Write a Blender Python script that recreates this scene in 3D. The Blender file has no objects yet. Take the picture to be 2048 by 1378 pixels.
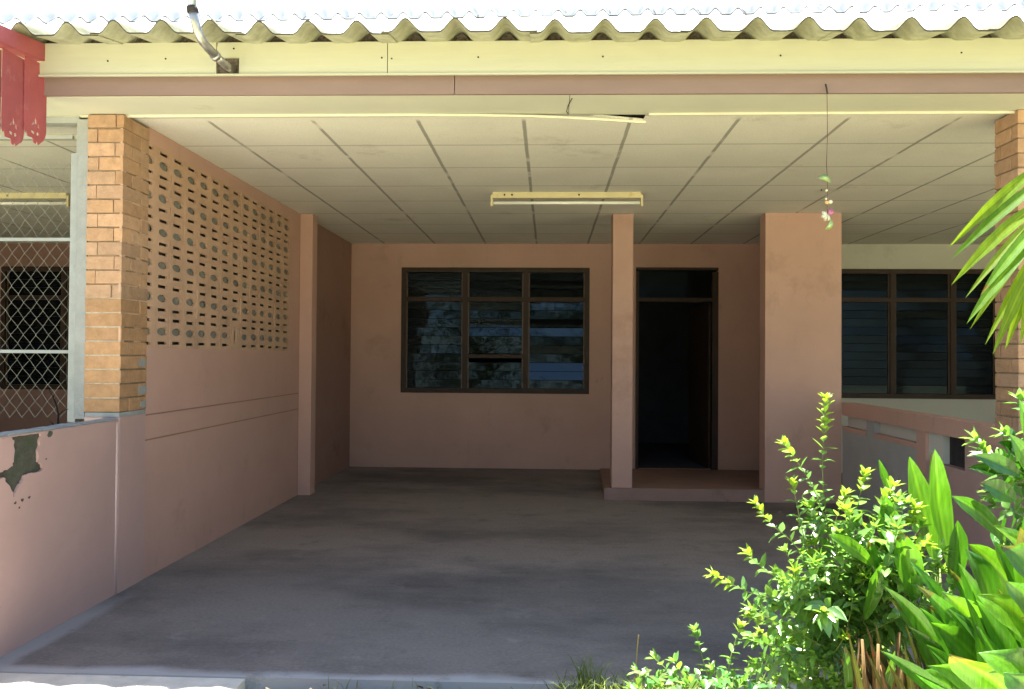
import bpy, bmesh, math, random
from mathutils import Vector, Matrix
rnd = random.Random(7)
R = math.radians
scene = bpy.context.scene
C = scene.collection
# ---------------------------------------------------------------- camera
H0 = 1.305
F = 1690.0; YAW = 0.04330; PIT = 0.01500; ROL = 0.00694
cy, sy, cp, sp = math.cos(YAW), math.sin(YAW), math.cos(PIT), math.sin(PIT)
fw = Vector((-sy*cp, cy*cp, sp)); r0 = Vector((cy, sy, 0)); u0 = Vector((sy*sp, -cy*sp, cp))
rt = r0*math.cos(ROL) + u0*math.sin(ROL); up = u0*math.cos(ROL) - r0*math.sin(ROL)
cd = bpy.data.cameras.new("camera"); cam = bpy.data.objects.new("camera", cd); C.objects.link(cam)
cd.sensor_width = 36; cd.sensor_fit = 'HORIZONTAL'; cd.lens = 36*F/2048; cd.clip_end = 500; cd.clip_start = 0.05
m = Matrix((rt, up, -fw)).transposed().to_4x4(); m.translation = Vector((0, 0, H0))
cam.matrix_world = m; scene.camera = cam
def at(px, py, X=None, Y=None, Z=None):
    d = fw + rt*((px-1024)/F) - up*((py-689)/F)
    t = X/d.x if X is not None else (Y/d.y if Y is not None else (Z-H0)/d.z)
    return Vector((0, 0, H0)) + d*t
# ---------------------------------------------------------------- light
SUN_EL, SUN_AZ = 76.8, 14.0       # high sun, behind the house and a little to the left
w = bpy.data.worlds.new("World"); scene.world = w; w.use_nodes = True
nt = w.node_tree; bg = nt.nodes['Background']; sk = nt.nodes.new('ShaderNodeTexSky')
sk.sky_type = 'NISHITA'; sk.sun_disc = False; sk.sun_elevation = R(SUN_EL); sk.sun_rotation = R(-SUN_AZ)
nt.links.new(sk.outputs[0], bg.inputs[0]); bg.inputs[1].default_value = 0.07
sl = bpy.data.lights.new("sun", 'SUN'); sl.energy = 5.0; sl.angle = R(0.5); sl.color = (1, 0.95, 0.87)
so = bpy.data.objects.new("sun", sl); C.objects.link(so)
sd = Vector((-math.sin(R(SUN_AZ))*math.cos(R(SUN_EL)), math.cos(R(SUN_AZ))*math.cos(R(SUN_EL)), math.sin(R(SUN_EL))))
so.rotation_euler = sd.to_track_quat('Z', 'Y').to_euler(); so.location = (0, 0, 20)
scene.view_settings.view_transform = 'Standard'; scene.view_settings.look = 'None'
scene.view_settings.exposure = 2.82; scene.view_settings.gamma = 1; scene.view_settings.use_curve_mapping = False
scene.cycles.max_bounces = 12; scene.cycles.diffuse_bounces = 7; scene.cycles.transparent_max_bounces = 12
# ---------------------------------------------------------------- materials
def mat(name, col, rough=0.8, var=0.12, scale=6.0, col2=None, bump=0.0, bscale=60.0, spec=0.3, metal=0.0,
        attr=False, trans=0.0, stain=None, stain_scale=2.0, stain_pos=(0.58, 0.72), stretch=(1, 1, 1), detail=6):
    m = bpy.data.materials.new(name); m.use_nodes = True
    n = m.node_tree.nodes; l = m.node_tree.links; b = n['Principled BSDF']
    tc = n.new('ShaderNodeTexCoord'); mp = n.new('ShaderNodeMapping'); mp.inputs['Scale'].default_value = stretch
    l.new(tc.outputs['Object'], mp.inputs[0])
    nz = n.new('ShaderNodeTexNoise'); nz.inputs['Scale'].default_value = scale; nz.inputs['Detail'].default_value = detail
    nz.inputs['Roughness'].default_value = 0.62
    l.new(mp.outputs[0], nz.inputs['Vector'])
    mx = n.new('ShaderNodeMix'); mx.data_type = 'RGBA'
    c1 = tuple(c*(1-var) for c in col); c2 = col2 or tuple(min(1, c*(1+var)) for c in col)
    mx.inputs[6].default_value = (*c1, 1); mx.inputs[7].default_value = (*c2, 1)
    mr = n.new('ShaderNodeMapRange'); mr.inputs[1].default_value = 0.3; mr.inputs[2].default_value = 0.7
    l.new(nz.outputs['Fac'], mr.inputs[0]); l.new(mr.outputs[0], mx.inputs[0])
    out = mx.outputs[2]
    if attr:
        at_ = n.new('ShaderNodeAttribute'); at_.attribute_name = 'tint'
        mu = n.new('ShaderNodeMix'); mu.data_type = 'RGBA'; mu.blend_type = 'MULTIPLY'; mu.inputs[0].default_value = 1
        l.new(out, mu.inputs[6]); l.new(at_.outputs['Color'], mu.inputs[7]); out = mu.outputs[2]
    if stain:
        n2 = n.new('ShaderNodeTexNoise'); n2.inputs['Scale'].default_value = stain_scale; n2.inputs['Detail'].default_value = 8
        n2.inputs['Roughness'].default_value = 0.7; l.new(mp.outputs[0], n2.inputs['Vector'])
        r2 = n.new('ShaderNodeMapRange'); r2.inputs[1].default_value = stain_pos[0]; r2.inputs[2].default_value = stain_pos[1]
        l.new(n2.outputs['Fac'], r2.inputs[0])
        m2 = n.new('ShaderNodeMix'); m2.data_type = 'RGBA'; l.new(r2.outputs[0], m2.inputs[0])
        l.new(out, m2.inputs[6]); m2.inputs[7].default_value = (*stain, 1); out = m2.outputs[2]
    l.new(out, b.inputs['Base Color'])
    b.inputs['Roughness'].default_value = rough; b.inputs['Specular IOR Level'].default_value = spec; b.inputs['Metallic'].default_value = metal
    if bump:
        nb = n.new('ShaderNodeTexNoise'); nb.inputs['Scale'].default_value = bscale; nb.inputs['Detail'].default_value = 4
        l.new(mp.outputs[0], nb.inputs['Vector'])
        bp = n.new('ShaderNodeBump'); bp.inputs['Strength'].default_value = bump; bp.inputs['Distance'].default_value = 0.01
        l.new(nb.outputs['Fac'], bp.inputs['Height']); l.new(bp.outputs[0], b.inputs['Normal'])
    if trans:
        tr = n.new('ShaderNodeBsdfTranslucent'); ms = n.new('ShaderNodeMixShader'); ms.inputs[0].default_value = trans
        br = n.new('ShaderNodeMix'); br.data_type = 'RGBA'; br.blend_type = 'MULTIPLY'; br.inputs[0].default_value = 1
        l.new(out, br.inputs[6]); br.inputs[7].default_value = (1.5, 1.45, 0.6, 1); l.new(br.outputs[2], tr.inputs[0])
        l.new(b.outputs[0], ms.inputs[1]); l.new(tr.outputs[0], ms.inputs[2])
        l.new(ms.outputs[0], n['Material Output'].inputs[0])
    return m
M = {}
M['pink'] = mat('pink_paint', (0.49, 0.300, 0.238), 0.62, 0.07, 1.6, bump=0.16, bscale=30, stain=(0.38, 0.225, 0.175), stain_scale=1.1, spec=0.35)
def wall_wear(m, dirt=(0.20, 0.135, 0.11)):
    n = m.node_tree.nodes; l = m.node_tree.links; b = n['Principled BSDF']; src = b.inputs['Base Color'].links[0].from_socket
    tc = n.new('ShaderNodeTexCoord'); mp = n.new('ShaderNodeMapping'); mp.inputs['Scale'].default_value = (3, 3, 1.2); l.new(tc.outputs['Object'], mp.inputs[0])
    nz = n.new('ShaderNodeTexNoise'); nz.inputs['Scale'].default_value = 2.2; nz.inputs['Detail'].default_value = 9; nz.inputs['Roughness'].default_value = 0.7; l.new(mp.outputs[0], nz.inputs['Vector'])
    mr = n.new('ShaderNodeMapRange'); mr.inputs[1].default_value = 0.60; mr.inputs[2].default_value = 0.74; mr.inputs[4].default_value = 0.28; l.new(nz.outputs['Fac'], mr.inputs[0])
    mx = n.new('ShaderNodeMix'); mx.data_type = 'RGBA'; l.new(mr.outputs[0], mx.inputs[0]); l.new(src, mx.inputs[6]); mx.inputs[7].default_value = (*dirt, 1)
    l.new(mx.outputs[2], b.inputs['Base Color'])
wall_wear(M['pink'])
M['pinklow'] = mat('pink_wall_paint', (0.43, 0.28, 0.245), 0.5, 0.07, 2.2, bump=0.2, bscale=14, stain=(0.41, 0.275, 0.24), stain_scale=1.7, stain_pos=(0.5, 0.7), spec=0.4)
M['bead_paint'] = mat('glossy_pink_corner', (0.55, 0.38, 0.34), 0.28, 0.08, 9, bump=0.25, bscale=14, spec=0.7)
M['blockpaint'] = mat('sandy_pink_block_paint', (0.49, 0.315, 0.215), 0.7, 0.12, 5, bump=0.3, bscale=40, stain=(0.38, 0.24, 0.17), stain_scale=4, stain_pos=(0.52, 0.75))
M['brownpink'] = mat('brown_pink_wall', (0.29, 0.165, 0.13), 0.65, 0.08, 1.8, bump=0.1, bscale=30, stain=(0.2, 0.11, 0.085), stain_scale=1.4)  # darker, browner tone than the pink of the front walls
M['fascia'] = mat('cream_board_paint', (0.44, 0.43, 0.305), 0.5, 0.05, 2.5, bump=0.06, bscale=20, stretch=(0.4, 1, 6), stain=(0.39, 0.38, 0.265), stain_scale=2, stain_pos=(0.6, 0.85), spec=0.35)
M['pinkboard'] = mat('pink_board_paint', (0.225, 0.152, 0.125), 0.6, 0.08, 3, bump=0.08, stretch=(0.5, 1, 2), stain=(0.22, 0.12, 0.09), stain_scale=3.5, stain_pos=(0.66, 0.8))
M['soffit'] = mat('cream_soffit_paint', (0.56, 0.55, 0.44), 0.65, 0.05, 2, stain=(0.34, 0.35, 0.16), stain_scale=3.2, stain_pos=(0.62, 0.85), bump=0.05)
M['bead'] = mat('cream_bead_paint', (0.60, 0.58, 0.46), 0.5, 0.05, 5)
M['cream'] = mat('cream_wall_paint', (0.54, 0.52, 0.45), 0.7, 0.05, 2, bump=0.08, stain=(0.42, 0.39, 0.32), stain_scale=1.2)
M['roof'] = mat('weathered_fibre_cement', (0.62, 0.62, 0.60), 0.85, 0.12, 5, bump=0.25, bscale=50, stain=(0.36, 0.35, 0.33), stain_scale=3, stain_pos=(0.56, 0.85))
M['roofedge'] = mat('mossy_fibre_cement', (0.29, 0.285, 0.19), 0.9, 0.22, 14, bump=0.3, bscale=60, stain=(0.16, 0.17, 0.08), stain_scale=9, stain_pos=(0.5, 0.8))
M['lapedge'] = mat('dark_sheet_edge', (0.055, 0.05, 0.032), 0.95, 0.4, 25)  # near-black colour for the front edge faces of the sheets
def roof_lines(m):
    n = m.node_tree.nodes; l = m.node_tree.links; b = n['Principled BSDF']; src = b.inputs['Base Color'].links[0].from_socket
    tc = n.new('ShaderNodeTexCoord'); sx = n.new('ShaderNodeSeparateXYZ'); l.new(tc.outputs['Object'], sx.inputs[0])
    nz = n.new('ShaderNodeTexNoise'); nz.inputs['Scale'].default_value = 2.5; nz.inputs['Detail'].default_value = 5; l.new(tc.outputs['Object'], nz.inputs['Vector'])
    def q(op, a, bb=None):
        k = n.new('ShaderNodeMath'); k.operation = op
        for i, v in enumerate((a, bb)):
            if v is None: continue
            if isinstance(v, (int, float)): k.inputs[i].default_value = v
            else: l.new(v, k.inputs[i])
        return k.outputs[0]
    f = q('ABSOLUTE', q('SUBTRACT', q('FRACT', q('DIVIDE', q('ADD', sx.outputs[0], 0.07), 0.469)), 0.5))
    ln = q('LESS_THAN', f, 0.016); g = q('GREATER_THAN', nz.outputs['Fac'], 0.47)
    mx = n.new('ShaderNodeMix'); mx.data_type = 'RGBA'; l.new(q('MULTIPLY', q('MULTIPLY', ln, g), 0.75), mx.inputs[0]); l.new(src, mx.inputs[6]); mx.inputs[7].default_value = (0.16, 0.15, 0.14, 1)
    l.new(mx.outputs[2], b.inputs['Base Color']); return m
M['roofmain'] = roof_lines(mat('sun_bleached_fibre_cement', (0.66, 0.655, 0.63), 0.9, 0.1, 5, bump=0.2, bscale=50, stain=(0.45, 0.44, 0.42), stain_scale=3, stain_pos=(0.56, 0.9)))
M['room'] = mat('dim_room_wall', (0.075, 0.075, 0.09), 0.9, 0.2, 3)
M['dark'] = mat('dark_void', (0.035, 0.03, 0.028), 0.9, 0.3, 20)
M['nest'] = mat('dry_debris', (0.11, 0.085, 0.065), 0.95, 0.6, 60, bump=0.8, bscale=90)
M['brick'] = mat('orange_brick', (0.39, 0.23, 0.125), 0.9, 0.16, 22, attr=True, bump=0.45, bscale=90, stain=(0.42, 0.24, 0.15), stain_scale=12, stain_pos=(0.52, 0.8))
M['mortar'] = mat('grey_mortar', (0.24, 0.17, 0.11), 0.95, 0.2, 20, bump=0.4)
M['palejoint'] = mat('pale_joint_mortar', (0.36, 0.30, 0.22), 0.95, 0.25, 30, bump=0.4)
M['render'] = mat('pale_grey_render', (0.26, 0.265, 0.25), 0.85, 0.12, 9, bump=0.3, stain=(0.32, 0.30, 0.27), stain_scale=7)
M['cement'] = mat('bare_cement', (0.07, 0.068, 0.05), 0.95, 0.25, 25, bump=0.6, bscale=70, stain=(0.05, 0.07, 0.03), stain_scale=14, stain_pos=(0.5, 0.7))
M['blockin'] = mat('grey_block_core', (0.20, 0.19, 0.165), 0.95, 0.2, 25, bump=0.3)
M['channel'] = mat('brown_louvre_channel', (0.11, 0.065, 0.04), 0.45, 0.2, 14, spec=0.5)
M['blockdark'] = mat('dark_cavity_back', (0.11, 0.092, 0.08), 0.95, 0.3, 25)  # cavity shade put into the backing colour behind the bar holes
M['frame'] = mat('dark_brown_frame', (0.042, 0.024, 0.016), 0.55, 0.25, 14, stretch=(1, 1, 0.3), bump=0.08, spec=0.25)
M['bluegrey'] = mat('silver_grey_metal_paint', (0.28, 0.29, 0.275), 0.5, 0.12, 14, stain=(0.30, 0.26, 0.2), stain_scale=10, stain_pos=(0.6, 0.75))
M['wire'] = mat('galvanised_wire', (0.24, 0.23, 0.19), 0.6, 0.2, 30, metal=0.2)
M['pipe'] = mat('worn_steel_pipe', (0.40, 0.38, 0.34), 0.33, 0.3, 25, metal=0.75, stain=(0.14, 0.11, 0.08), stain_scale=18)
M['lampbody'] = mat('yellowed_lamp_enamel', (0.62, 0.54, 0.32), 0.45, 0.08, 8, stain=(0.5, 0.34, 0.12), stain_scale=12)
M['tube'] = mat('white_lamp_tube', (0.82, 0.82, 0.76), 0.25, 0.03, 5, spec=0.6)
M['red'] = mat('dusty_red_paint', (0.36, 0.085, 0.092), 0.55, 0.12, 7, bump=0.1, stain=(0.5, 0.2, 0.2), stain_scale=6, stain_pos=(0.58, 0.8))
M['string'] = mat('brown_string', (0.12, 0.07, 0.05), 0.9, 0.2, 20)
M['petal'] = mat('pale_petal', (0.78, 0.76, 0.66), 0.6, 0.08, 30, trans=0.35)
M['petalpink'] = mat('pink_petal', (0.66, 0.26, 0.42), 0.6, 0.1, 30, trans=0.35)
M['bead_g'] = mat('pale_green_shell', (0.52, 0.66, 0.30), 0.4, 0.15, 30, trans=0.3)
M['bead_o'] = mat('orange_bead', (0.66, 0.38, 0.16), 0.4, 0.1, 30)
M['leaf'] = mat('shrub_leaf', (0.105, 0.225, 0.05), 0.25, 0.18, 30, attr=True, trans=0.40, spec=0.9)
M['blade'] = mat('broad_leaf', (0.075, 0.20, 0.02), 0.24, 0.25, 9, attr=True, trans=0.38, spec=0.85, stretch=(7, 7, 0.6), bump=0.25, bscale=14)
M['palmleaf'] = mat('palm_leaf', (0.095, 0.20, 0.02), 0.5, 0.2, 9, attr=True, trans=0.5, spec=0.3, stretch=(7, 7, 0.6))
M['stem'] = mat('green_stem', (0.13, 0.16, 0.05), 0.6, 0.2, 20, attr=True)
M['dry'] = mat('dry_stalk', (0.17, 0.115, 0.05), 0.8, 0.35, 18, attr=True, stretch=(6, 6, 1))
M['grass'] = mat('grass_blade', (0.12, 0.17, 0.035), 0.6, 0.2, 20, attr=True, trans=0.35)
M['treeleaf'] = mat('tree_leaf', (0.045, 0.07, 0.018), 0.7, 0.3, 5, attr=True, trans=0.2, spec=0.1)
M['bark'] = mat('tree_bark', (0.13, 0.10, 0.07), 0.95, 0.3, 10, bump=0.5)
# concrete floor: broad tonal patches, fine grain, pale worn rim
def floor_mat():
    m = mat('dark_worn_concrete', (0.23, 0.198, 0.178), 0.72, 0.1, 0.9, bump=0.22, bscale=90, stain=(0.12, 0.105, 0.10), stain_scale=0.75, stain_pos=(0.46, 0.62), stretch=(0.55, 1, 1), spec=0.3)
    n = m.node_tree.nodes; l = m.node_tree.links; b = n['Principled BSDF']
    src = b.inputs['Base Color'].links[0].from_socket
    nz = n.new('ShaderNodeTexNoise'); nz.inputs['Scale'].default_value = 55; nz.inputs['Detail'].default_value = 9; nz.inputs['Roughness'].default_value = 0.8
    tc = n.new('ShaderNodeTexCoord'); l.new(tc.outputs['Object'], nz.inputs['Vector'])
    mr = n.new('ShaderNodeMapRange'); mr.inputs[1].default_value = 0.3; mr.inputs[2].default_value = 0.7; mr.inputs[3].default_value = 0.72; mr.inputs[4].default_value = 1.3
    l.new(nz.outputs['Fac'], mr.inputs[0])
    mu = n.new('ShaderNodeMix'); mu.data_type = 'RGBA'; mu.blend_type = 'MULTIPLY'; mu.inputs[0].default_value = 1
    l.new(src, mu.inputs[6]); l.new(mr.outputs[0], mu.inputs[7])
    # the newer, greyer pour towards the yard (ends in an irregular joint near y = 5.2) and the whitish worn rim
    sx = n.new('ShaderNodeSeparateXYZ'); l.new(tc.outputs['Object'], sx.inputs[0])
    n3 = n.new('ShaderNodeTexNoise'); n3.inputs['Scale'].default_value = 2.2; n3.inputs['Detail'].default_value = 6; l.new(tc.outputs['Object'], n3.inputs['Vector'])
    def math_(op, a, bb=None):
        q = n.new('ShaderNodeMath'); q.operation = op
        for i, v in enumerate((a, bb)):
            if v is None: continue
            if isinstance(v, (int, float)): q.inputs[i].default_value = v
            else: l.new(v, q.inputs[i])
        return q.outputs[0]
    yy = math_('ADD', sx.outputs[1], math_('MULTIPLY', math_('SUBTRACT', n3.outputs['Fac'], 0.5), 0.9))
    def rng(v, a, bb, c0=0, c1=1):
        q = n.new('ShaderNodeMapRange'); q.inputs[1].default_value = a; q.inputs[2].default_value = bb; q.inputs[3].default_value = c0; q.inputs[4].default_value = c1
        l.new(v, q.inputs[0]); return q.outputs[0]
    def mixc(fac, a, col, bt='MIX'):
        q = n.new('ShaderNodeMix'); q.data_type = 'RGBA'; q.blend_type = bt
        l.new(fac, q.inputs[0]); l.new(a, q.inputs[6]); q.inputs[7].default_value = (*col, 1); return q.outputs[2]
    o = mixc(rng(yy, 4.95, 5.15, 0.85, 0), mu.outputs[2], (0.74, 0.79, 0.80), 'MULTIPLY')
    ny = math_('ADD', sx.outputs[1], math_('MULTIPLY', math_('SUBTRACT', n3.outputs['Fac'], 0.5), 0.22))
    o = mixc(rng(ny, 3.42, 3.48, 0.8, 0), o, (0.36, 0.37, 0.37))
    nx = math_('ADD', sx.outputs[0], math_('MULTIPLY', math_('SUBTRACT', n3.outputs['Fac'], 0.5), 0.16))
    f1 = math_('MULTIPLY', rng(nx, -2.27, -2.22, 0.75, 0), rng(yy, 4.1, 4.7, 1, 0.08))
    o = mixc(f1, o, (0.30, 0.30, 0.30))
    n5 = n.new('ShaderNodeTexNoise'); n5.inputs['Scale'].default_value = 4.5; n5.inputs['Detail'].default_value = 10; n5.inputs['Roughness'].default_value = 0.75; l.new(tc.outputs['Object'], n5.inputs['Vector'])
    o = mixc(rng(n5.outputs['Fac'], 0.56, 0.70, 0, 0.55), o, (0.075, 0.066, 0.062))
    o = mixc(rng(n5.outputs['Fac'], 0.42, 0.34, 0, 0.35), o, (0.30, 0.27, 0.25))
    vo = n.new('ShaderNodeTexVoronoi'); vo.inputs['Scale'].default_value = 7.0; l.new(tc.outputs['Object'], vo.inputs['Vector'])
    o = mixc(rng(vo.outputs['Distance'], 0.035, 0.02, 0, 0.6), o, (0.33, 0.31, 0.29))
    l.new(o, b.inputs['Base Color'])
    return m
M['floor'] = floor_mat()
M['apron'] = mat('pale_concrete', (0.52, 0.50, 0.43), 0.85, 0.15, 8, bump=0.3, stain=(0.3, 0.27, 0.22), stain_scale=5)
M['soil'] = mat('yard_grass_and_soil', (0.38, 0.36, 0.22), 0.95, 0.2, 3.5, col2=(0.30, 0.34, 0.16), bump=0.6, bscale=40, stain=(0.46, 0.40, 0.27), stain_scale=1.3, stain_pos=(0.45, 0.62))
M['bed'] = mat('brown_bed_soil', (0.13, 0.09, 0.055), 0.95, 0.5, 30, bump=0.9, bscale=45)
# ceiling boards with dark cover joints one way and hairline joints the other
def ceiling_mat():
    m = mat('ceiling_boards', (0.76, 0.73, 0.63), 0.8, 0.05, 2.2, bump=0.10, bscale=160, stain=(0.40, 0.36, 0.28), stain_scale=1.6, stain_pos=(0.60, 0.85))
    n = m.node_tree.nodes; l = m.node_tree.links; b = n['Principled BSDF']
    src = b.inputs['Base Color'].links[0].from_socket
    tc = n.new('ShaderNodeTexCoord'); sx = n.new('ShaderNodeSeparateXYZ'); l.new(tc.outputs['Object'], sx.inputs[0])
    nz = n.new('ShaderNodeTexNoise'); nz.inputs['Scale'].default_value = 3; nz.inputs['Detail'].default_value = 6; l.new(tc.outputs['Object'], nz.inputs['Vector'])
    def math_(op, a, bb=None):
        q = n.new('ShaderNodeMath'); q.operation = op
        for i, v in enumerate((a, bb)):
            if v is None: continue
            if isinstance(v, (int, float)): q.inputs[i].default_value = v
            else: l.new(v, q.inputs[i])
        return q.outputs[0]
    def line(axis, off, step, half, soft):
        v = math_('ADD', sx.outputs[axis], math_('MULTIPLY', math_('SUBTRACT', nz.outputs['Fac'], 0.5), 0.012))
        f = math_('FRACT', math_('DIVIDE', math_('SUBTRACT', v, off-step/2), step))
        d = math_('MULTIPLY', math_('ABSOLUTE', math_('SUBTRACT', f, 0.5)), step)
        q = n.new('ShaderNodeMapRange'); q.inputs[1].default_value = half; q.inputs[2].default_value = half+soft
        q.inputs[3].default_value = 1; q.inputs[4].default_value = 0; l.new(d, q.inputs[0]); return q.outputs[0]
    gate = n.new('ShaderNodeMapRange'); gate.inputs[1].default_value = 0.36; gate.inputs[2].default_value = 0.46
    gate.inputs[3].default_value = 0.25; gate.inputs[4].default_value = 1; l.new(nz.outputs['Fac'], gate.inputs[0])
    front = n.new('ShaderNodeMapRange'); front.inputs[1].default_value = 4.70; front.inputs[2].default_value = 4.76; l.new(sx.outputs[1], front.inputs[0])
    f1 = math_('MULTIPLY', math_('MULTIPLY', line(0, -0.148, 0.6, 0.0085, 0.005), gate.outputs[0]), front.outputs[0])
    f2 = line(1, 5.29, 0.635, 0.0025, 0.009)
    def mixc(fac, a, col):
        q = n.new('ShaderNodeMix'); q.data_type = 'RGBA'; l.new(fac, q.inputs[0]); l.new(a, q.inputs[6]); q.inputs[7].default_value = (*col, 1); return q.outputs[2]
    o = mixc(math_('MULTIPLY', f1, 0.75), src, (0.22, 0.20, 0.165)); o = mixc(math_('MULTIPLY', f2, 0.7), o, (0.26, 0.24, 0.2))
    n4 = n.new('ShaderNodeTexNoise'); n4.inputs['Scale'].default_value = 170; n4.inputs['Detail'].default_value = 2; l.new(tc.outputs['Object'], n4.inputs['Vector'])
    r4 = n.new('ShaderNodeMapRange'); r4.inputs[1].default_value = 0.35; r4.inputs[2].default_value = 0.65; r4.inputs[3].default_value = 0.9; r4.inputs[4].default_value = 1.07; l.new(n4.outputs['Fac'], r4.inputs[0])
    mu = n.new('ShaderNodeMix'); mu.data_type = 'RGBA'; mu.blend_type = 'MULTIPLY'; mu.inputs[0].default_value = 1
    l.new(o, mu.inputs[6]); l.new(r4.outputs[0], mu.inputs[7]); l.new(mu.outputs[2], b.inputs['Base Color'])
    return m
M['ceiling'] = ceiling_mat()
def glass_mat(nm='dark_louvre_glass', ior=1.36, rg=0.03):
    m = bpy.data.materials.new(nm); m.use_nodes = True
    b = m.node_tree.nodes['Principled BSDF']; b.inputs['Base Color'].default_value = (0.006, 0.007, 0.007, 1)
    b.inputs['Roughness'].default_value = rg; b.inputs['IOR'].default_value = ior; b.inputs['Specular Tint'].default_value = (0.55, 0.78, 1.0, 1); b.inputs['Specular IOR Level'].default_value = 0.5  # blue specular tint puts sky colour into the reflections
    n = m.node_tree.nodes; l = m.node_tree.links
    nz = n.new('ShaderNodeTexNoise'); nz.inputs['Scale'].default_value = 7; bp = n.new('ShaderNodeBump'); bp.inputs['Strength'].default_value = 0.05; bp.inputs['Distance'].default_value = 0.01
    tc = n.new('ShaderNodeTexCoord'); l.new(tc.outputs['Object'], nz.inputs['Vector']); l.new(nz.outputs['Fac'], bp.inputs['Height']); l.new(bp.outputs[0], b.inputs['Normal'])
    return m
M['glass'] = glass_mat(); M['dimglass'] = glass_mat('dim_louvre_glass', 1.22, 0.06)  # second glass: lower IOR dims the reflections in side windows and transom
# ---------------------------------------------------------------- helpers
def tag(o, label=None, cat=None, group=None, kind=None):
    if label: o['label'] = label
    if cat: o['category'] = cat
    if group: o['group'] = group
    if kind: o['kind'] = kind
    return o
def empty(name, loc=(0, 0, 0), **k):
    o = bpy.data.objects.new(name, None); o.location = loc; o.empty_display_size = 0.1; C.objects.link(o); return tag(o, **k)
class MB:
    def __init__(s, tint=False):
        s.bm = bmesh.new(); s.tl = s.bm.loops.layers.float_color.new('tint') if tint else None
    def face(s, pts, t=(1, 1, 1), vs=None):
        vs = vs or [s.bm.verts.new(p) for p in pts]
        try: f = s.bm.faces.new(vs)
        except ValueError: return None
        if s.tl:
            for lo in f.loops: lo[s.tl] = (*t, 1)
        return f
    def box(s, x0, x1, y0, y1, z0, z1, t=(1, 1, 1), bev=0, jit=0, mtx=None):
        g = rnd.uniform
        ps = [Vector((x, y, z)) + Vector((g(-jit, jit), g(-jit, jit), g(-jit, jit))) for x in (x0, x1) for y in (y0, y1) for z in (z0, z1)]
        if mtx: ps = [mtx @ p for p in ps]
        v = [s.bm.verts.new(p) for p in ps]; fs = []
        for q in ((0, 1, 3, 2), (4, 6, 7, 5), (0, 4, 5, 1), (2, 3, 7, 6), (0, 2, 6, 4), (1, 5, 7, 3)):
            fs.append(s.face(None, t, [v[i] for i in q]))
        if bev:
            es = list({e for f in fs for e in f.edges})
            r = bmesh.ops.bevel(s.bm, geom=es, offset=bev, segments=2, affect='EDGES', profile=0.5)
            if s.tl:
                for f in r['faces']:
                    for lo in f.loops: lo[s.tl] = (*t, 1)
    def tube(s, pts, rad, n=8, t=(1, 1, 1), cap=True):
        pts = [Vector(p) for p in pts]; rads = rad if isinstance(rad, (list, tuple)) else [rad]*len(pts)
        prev = None; N = None
        for i, p in enumerate(pts):
            d = (pts[min(i+1, len(pts)-1)] - pts[max(i-1, 0)]).normalized()
            if N is None: N = d.orthogonal().normalized()
            N = (N - d*N.dot(d)).normalized(); B = d.cross(N)
            ring = [s.bm.verts.new(p + (N*math.cos(2*math.pi*k/n) + B*math.sin(2*math.pi*k/n))*rads[i]) for k in range(n)]
            if prev:
                for k in range(n):
                    f = s.face(None, t, [prev[k], prev[(k+1) % n], ring[(k+1) % n], ring[k]])
                    if f and n > 5: f.smooth = True
            elif cap: s.face(None, t, ring[::-1])
            prev = ring
        if cap: s.face(None, t, prev)
    def build(s, name, m, parent=None, recalc=True, **k):
        if recalc: bmesh.ops.recalc_face_normals(s.bm, faces=s.bm.faces)
        me = bpy.data.meshes.new(name); s.bm.to_mesh(me); s.bm.free(); me.materials.append(m if isinstance(m, bpy.types.Material) else M[m])
        o = bpy.data.objects.new(name, me); C.objects.link(o)
        if parent:
            o.parent = parent; o.matrix_parent_inverse = Matrix.Translation(-parent_loc(parent))
        return tag(o, **k)
def parent_loc(p):
    v = Vector(p.location)
    while p.parent: p = p.parent; v = v + Vector(p.location)
    return v
def boxo(name, m, b, parent=None, bev=0, **k):
    x = MB(); x.box(*b, bev=bev); return x.build(name, m, parent, **k)
def plate(outer, holes, thick, to3, back=True):
    """flat plate from 2D outline with holes; to3(u,v,w) maps to the world, w = 0 front, w = thick rear"""
    bm = bmesh.new()
    def loop(pts):
        vs = [bm.verts.new((p[0], p[1], 0)) for p in pts]
        return [bm.edges.new((vs[i], vs[(i+1) % len(vs)])) for i in range(len(vs))]
    es = loop(outer)
    for h in holes: es += loop(h)
    bmesh.ops.triangle_fill(bm, edges=es, use_beauty=True, use_dissolve=False)
    r = bmesh.ops.extrude_face_region(bm, geom=list(bm.faces))
    for v in [g for g in r['geom'] if isinstance(g, bmesh.types.BMVert)]: v.co.z = thick
    for v in bm.verts: v.co = to3(*v.co)
    bmesh.ops.recalc_face_normals(bm, faces=bm.faces)
    return bm
# ---------------------------------------------------------------- measurements (metres)
ZC = 2.64; YB = 9.91; YP = 7.84; YC = 4.53
XL = -2.345; XR = 2.62; X0 = -7.4; X1 = 7.6
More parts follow.
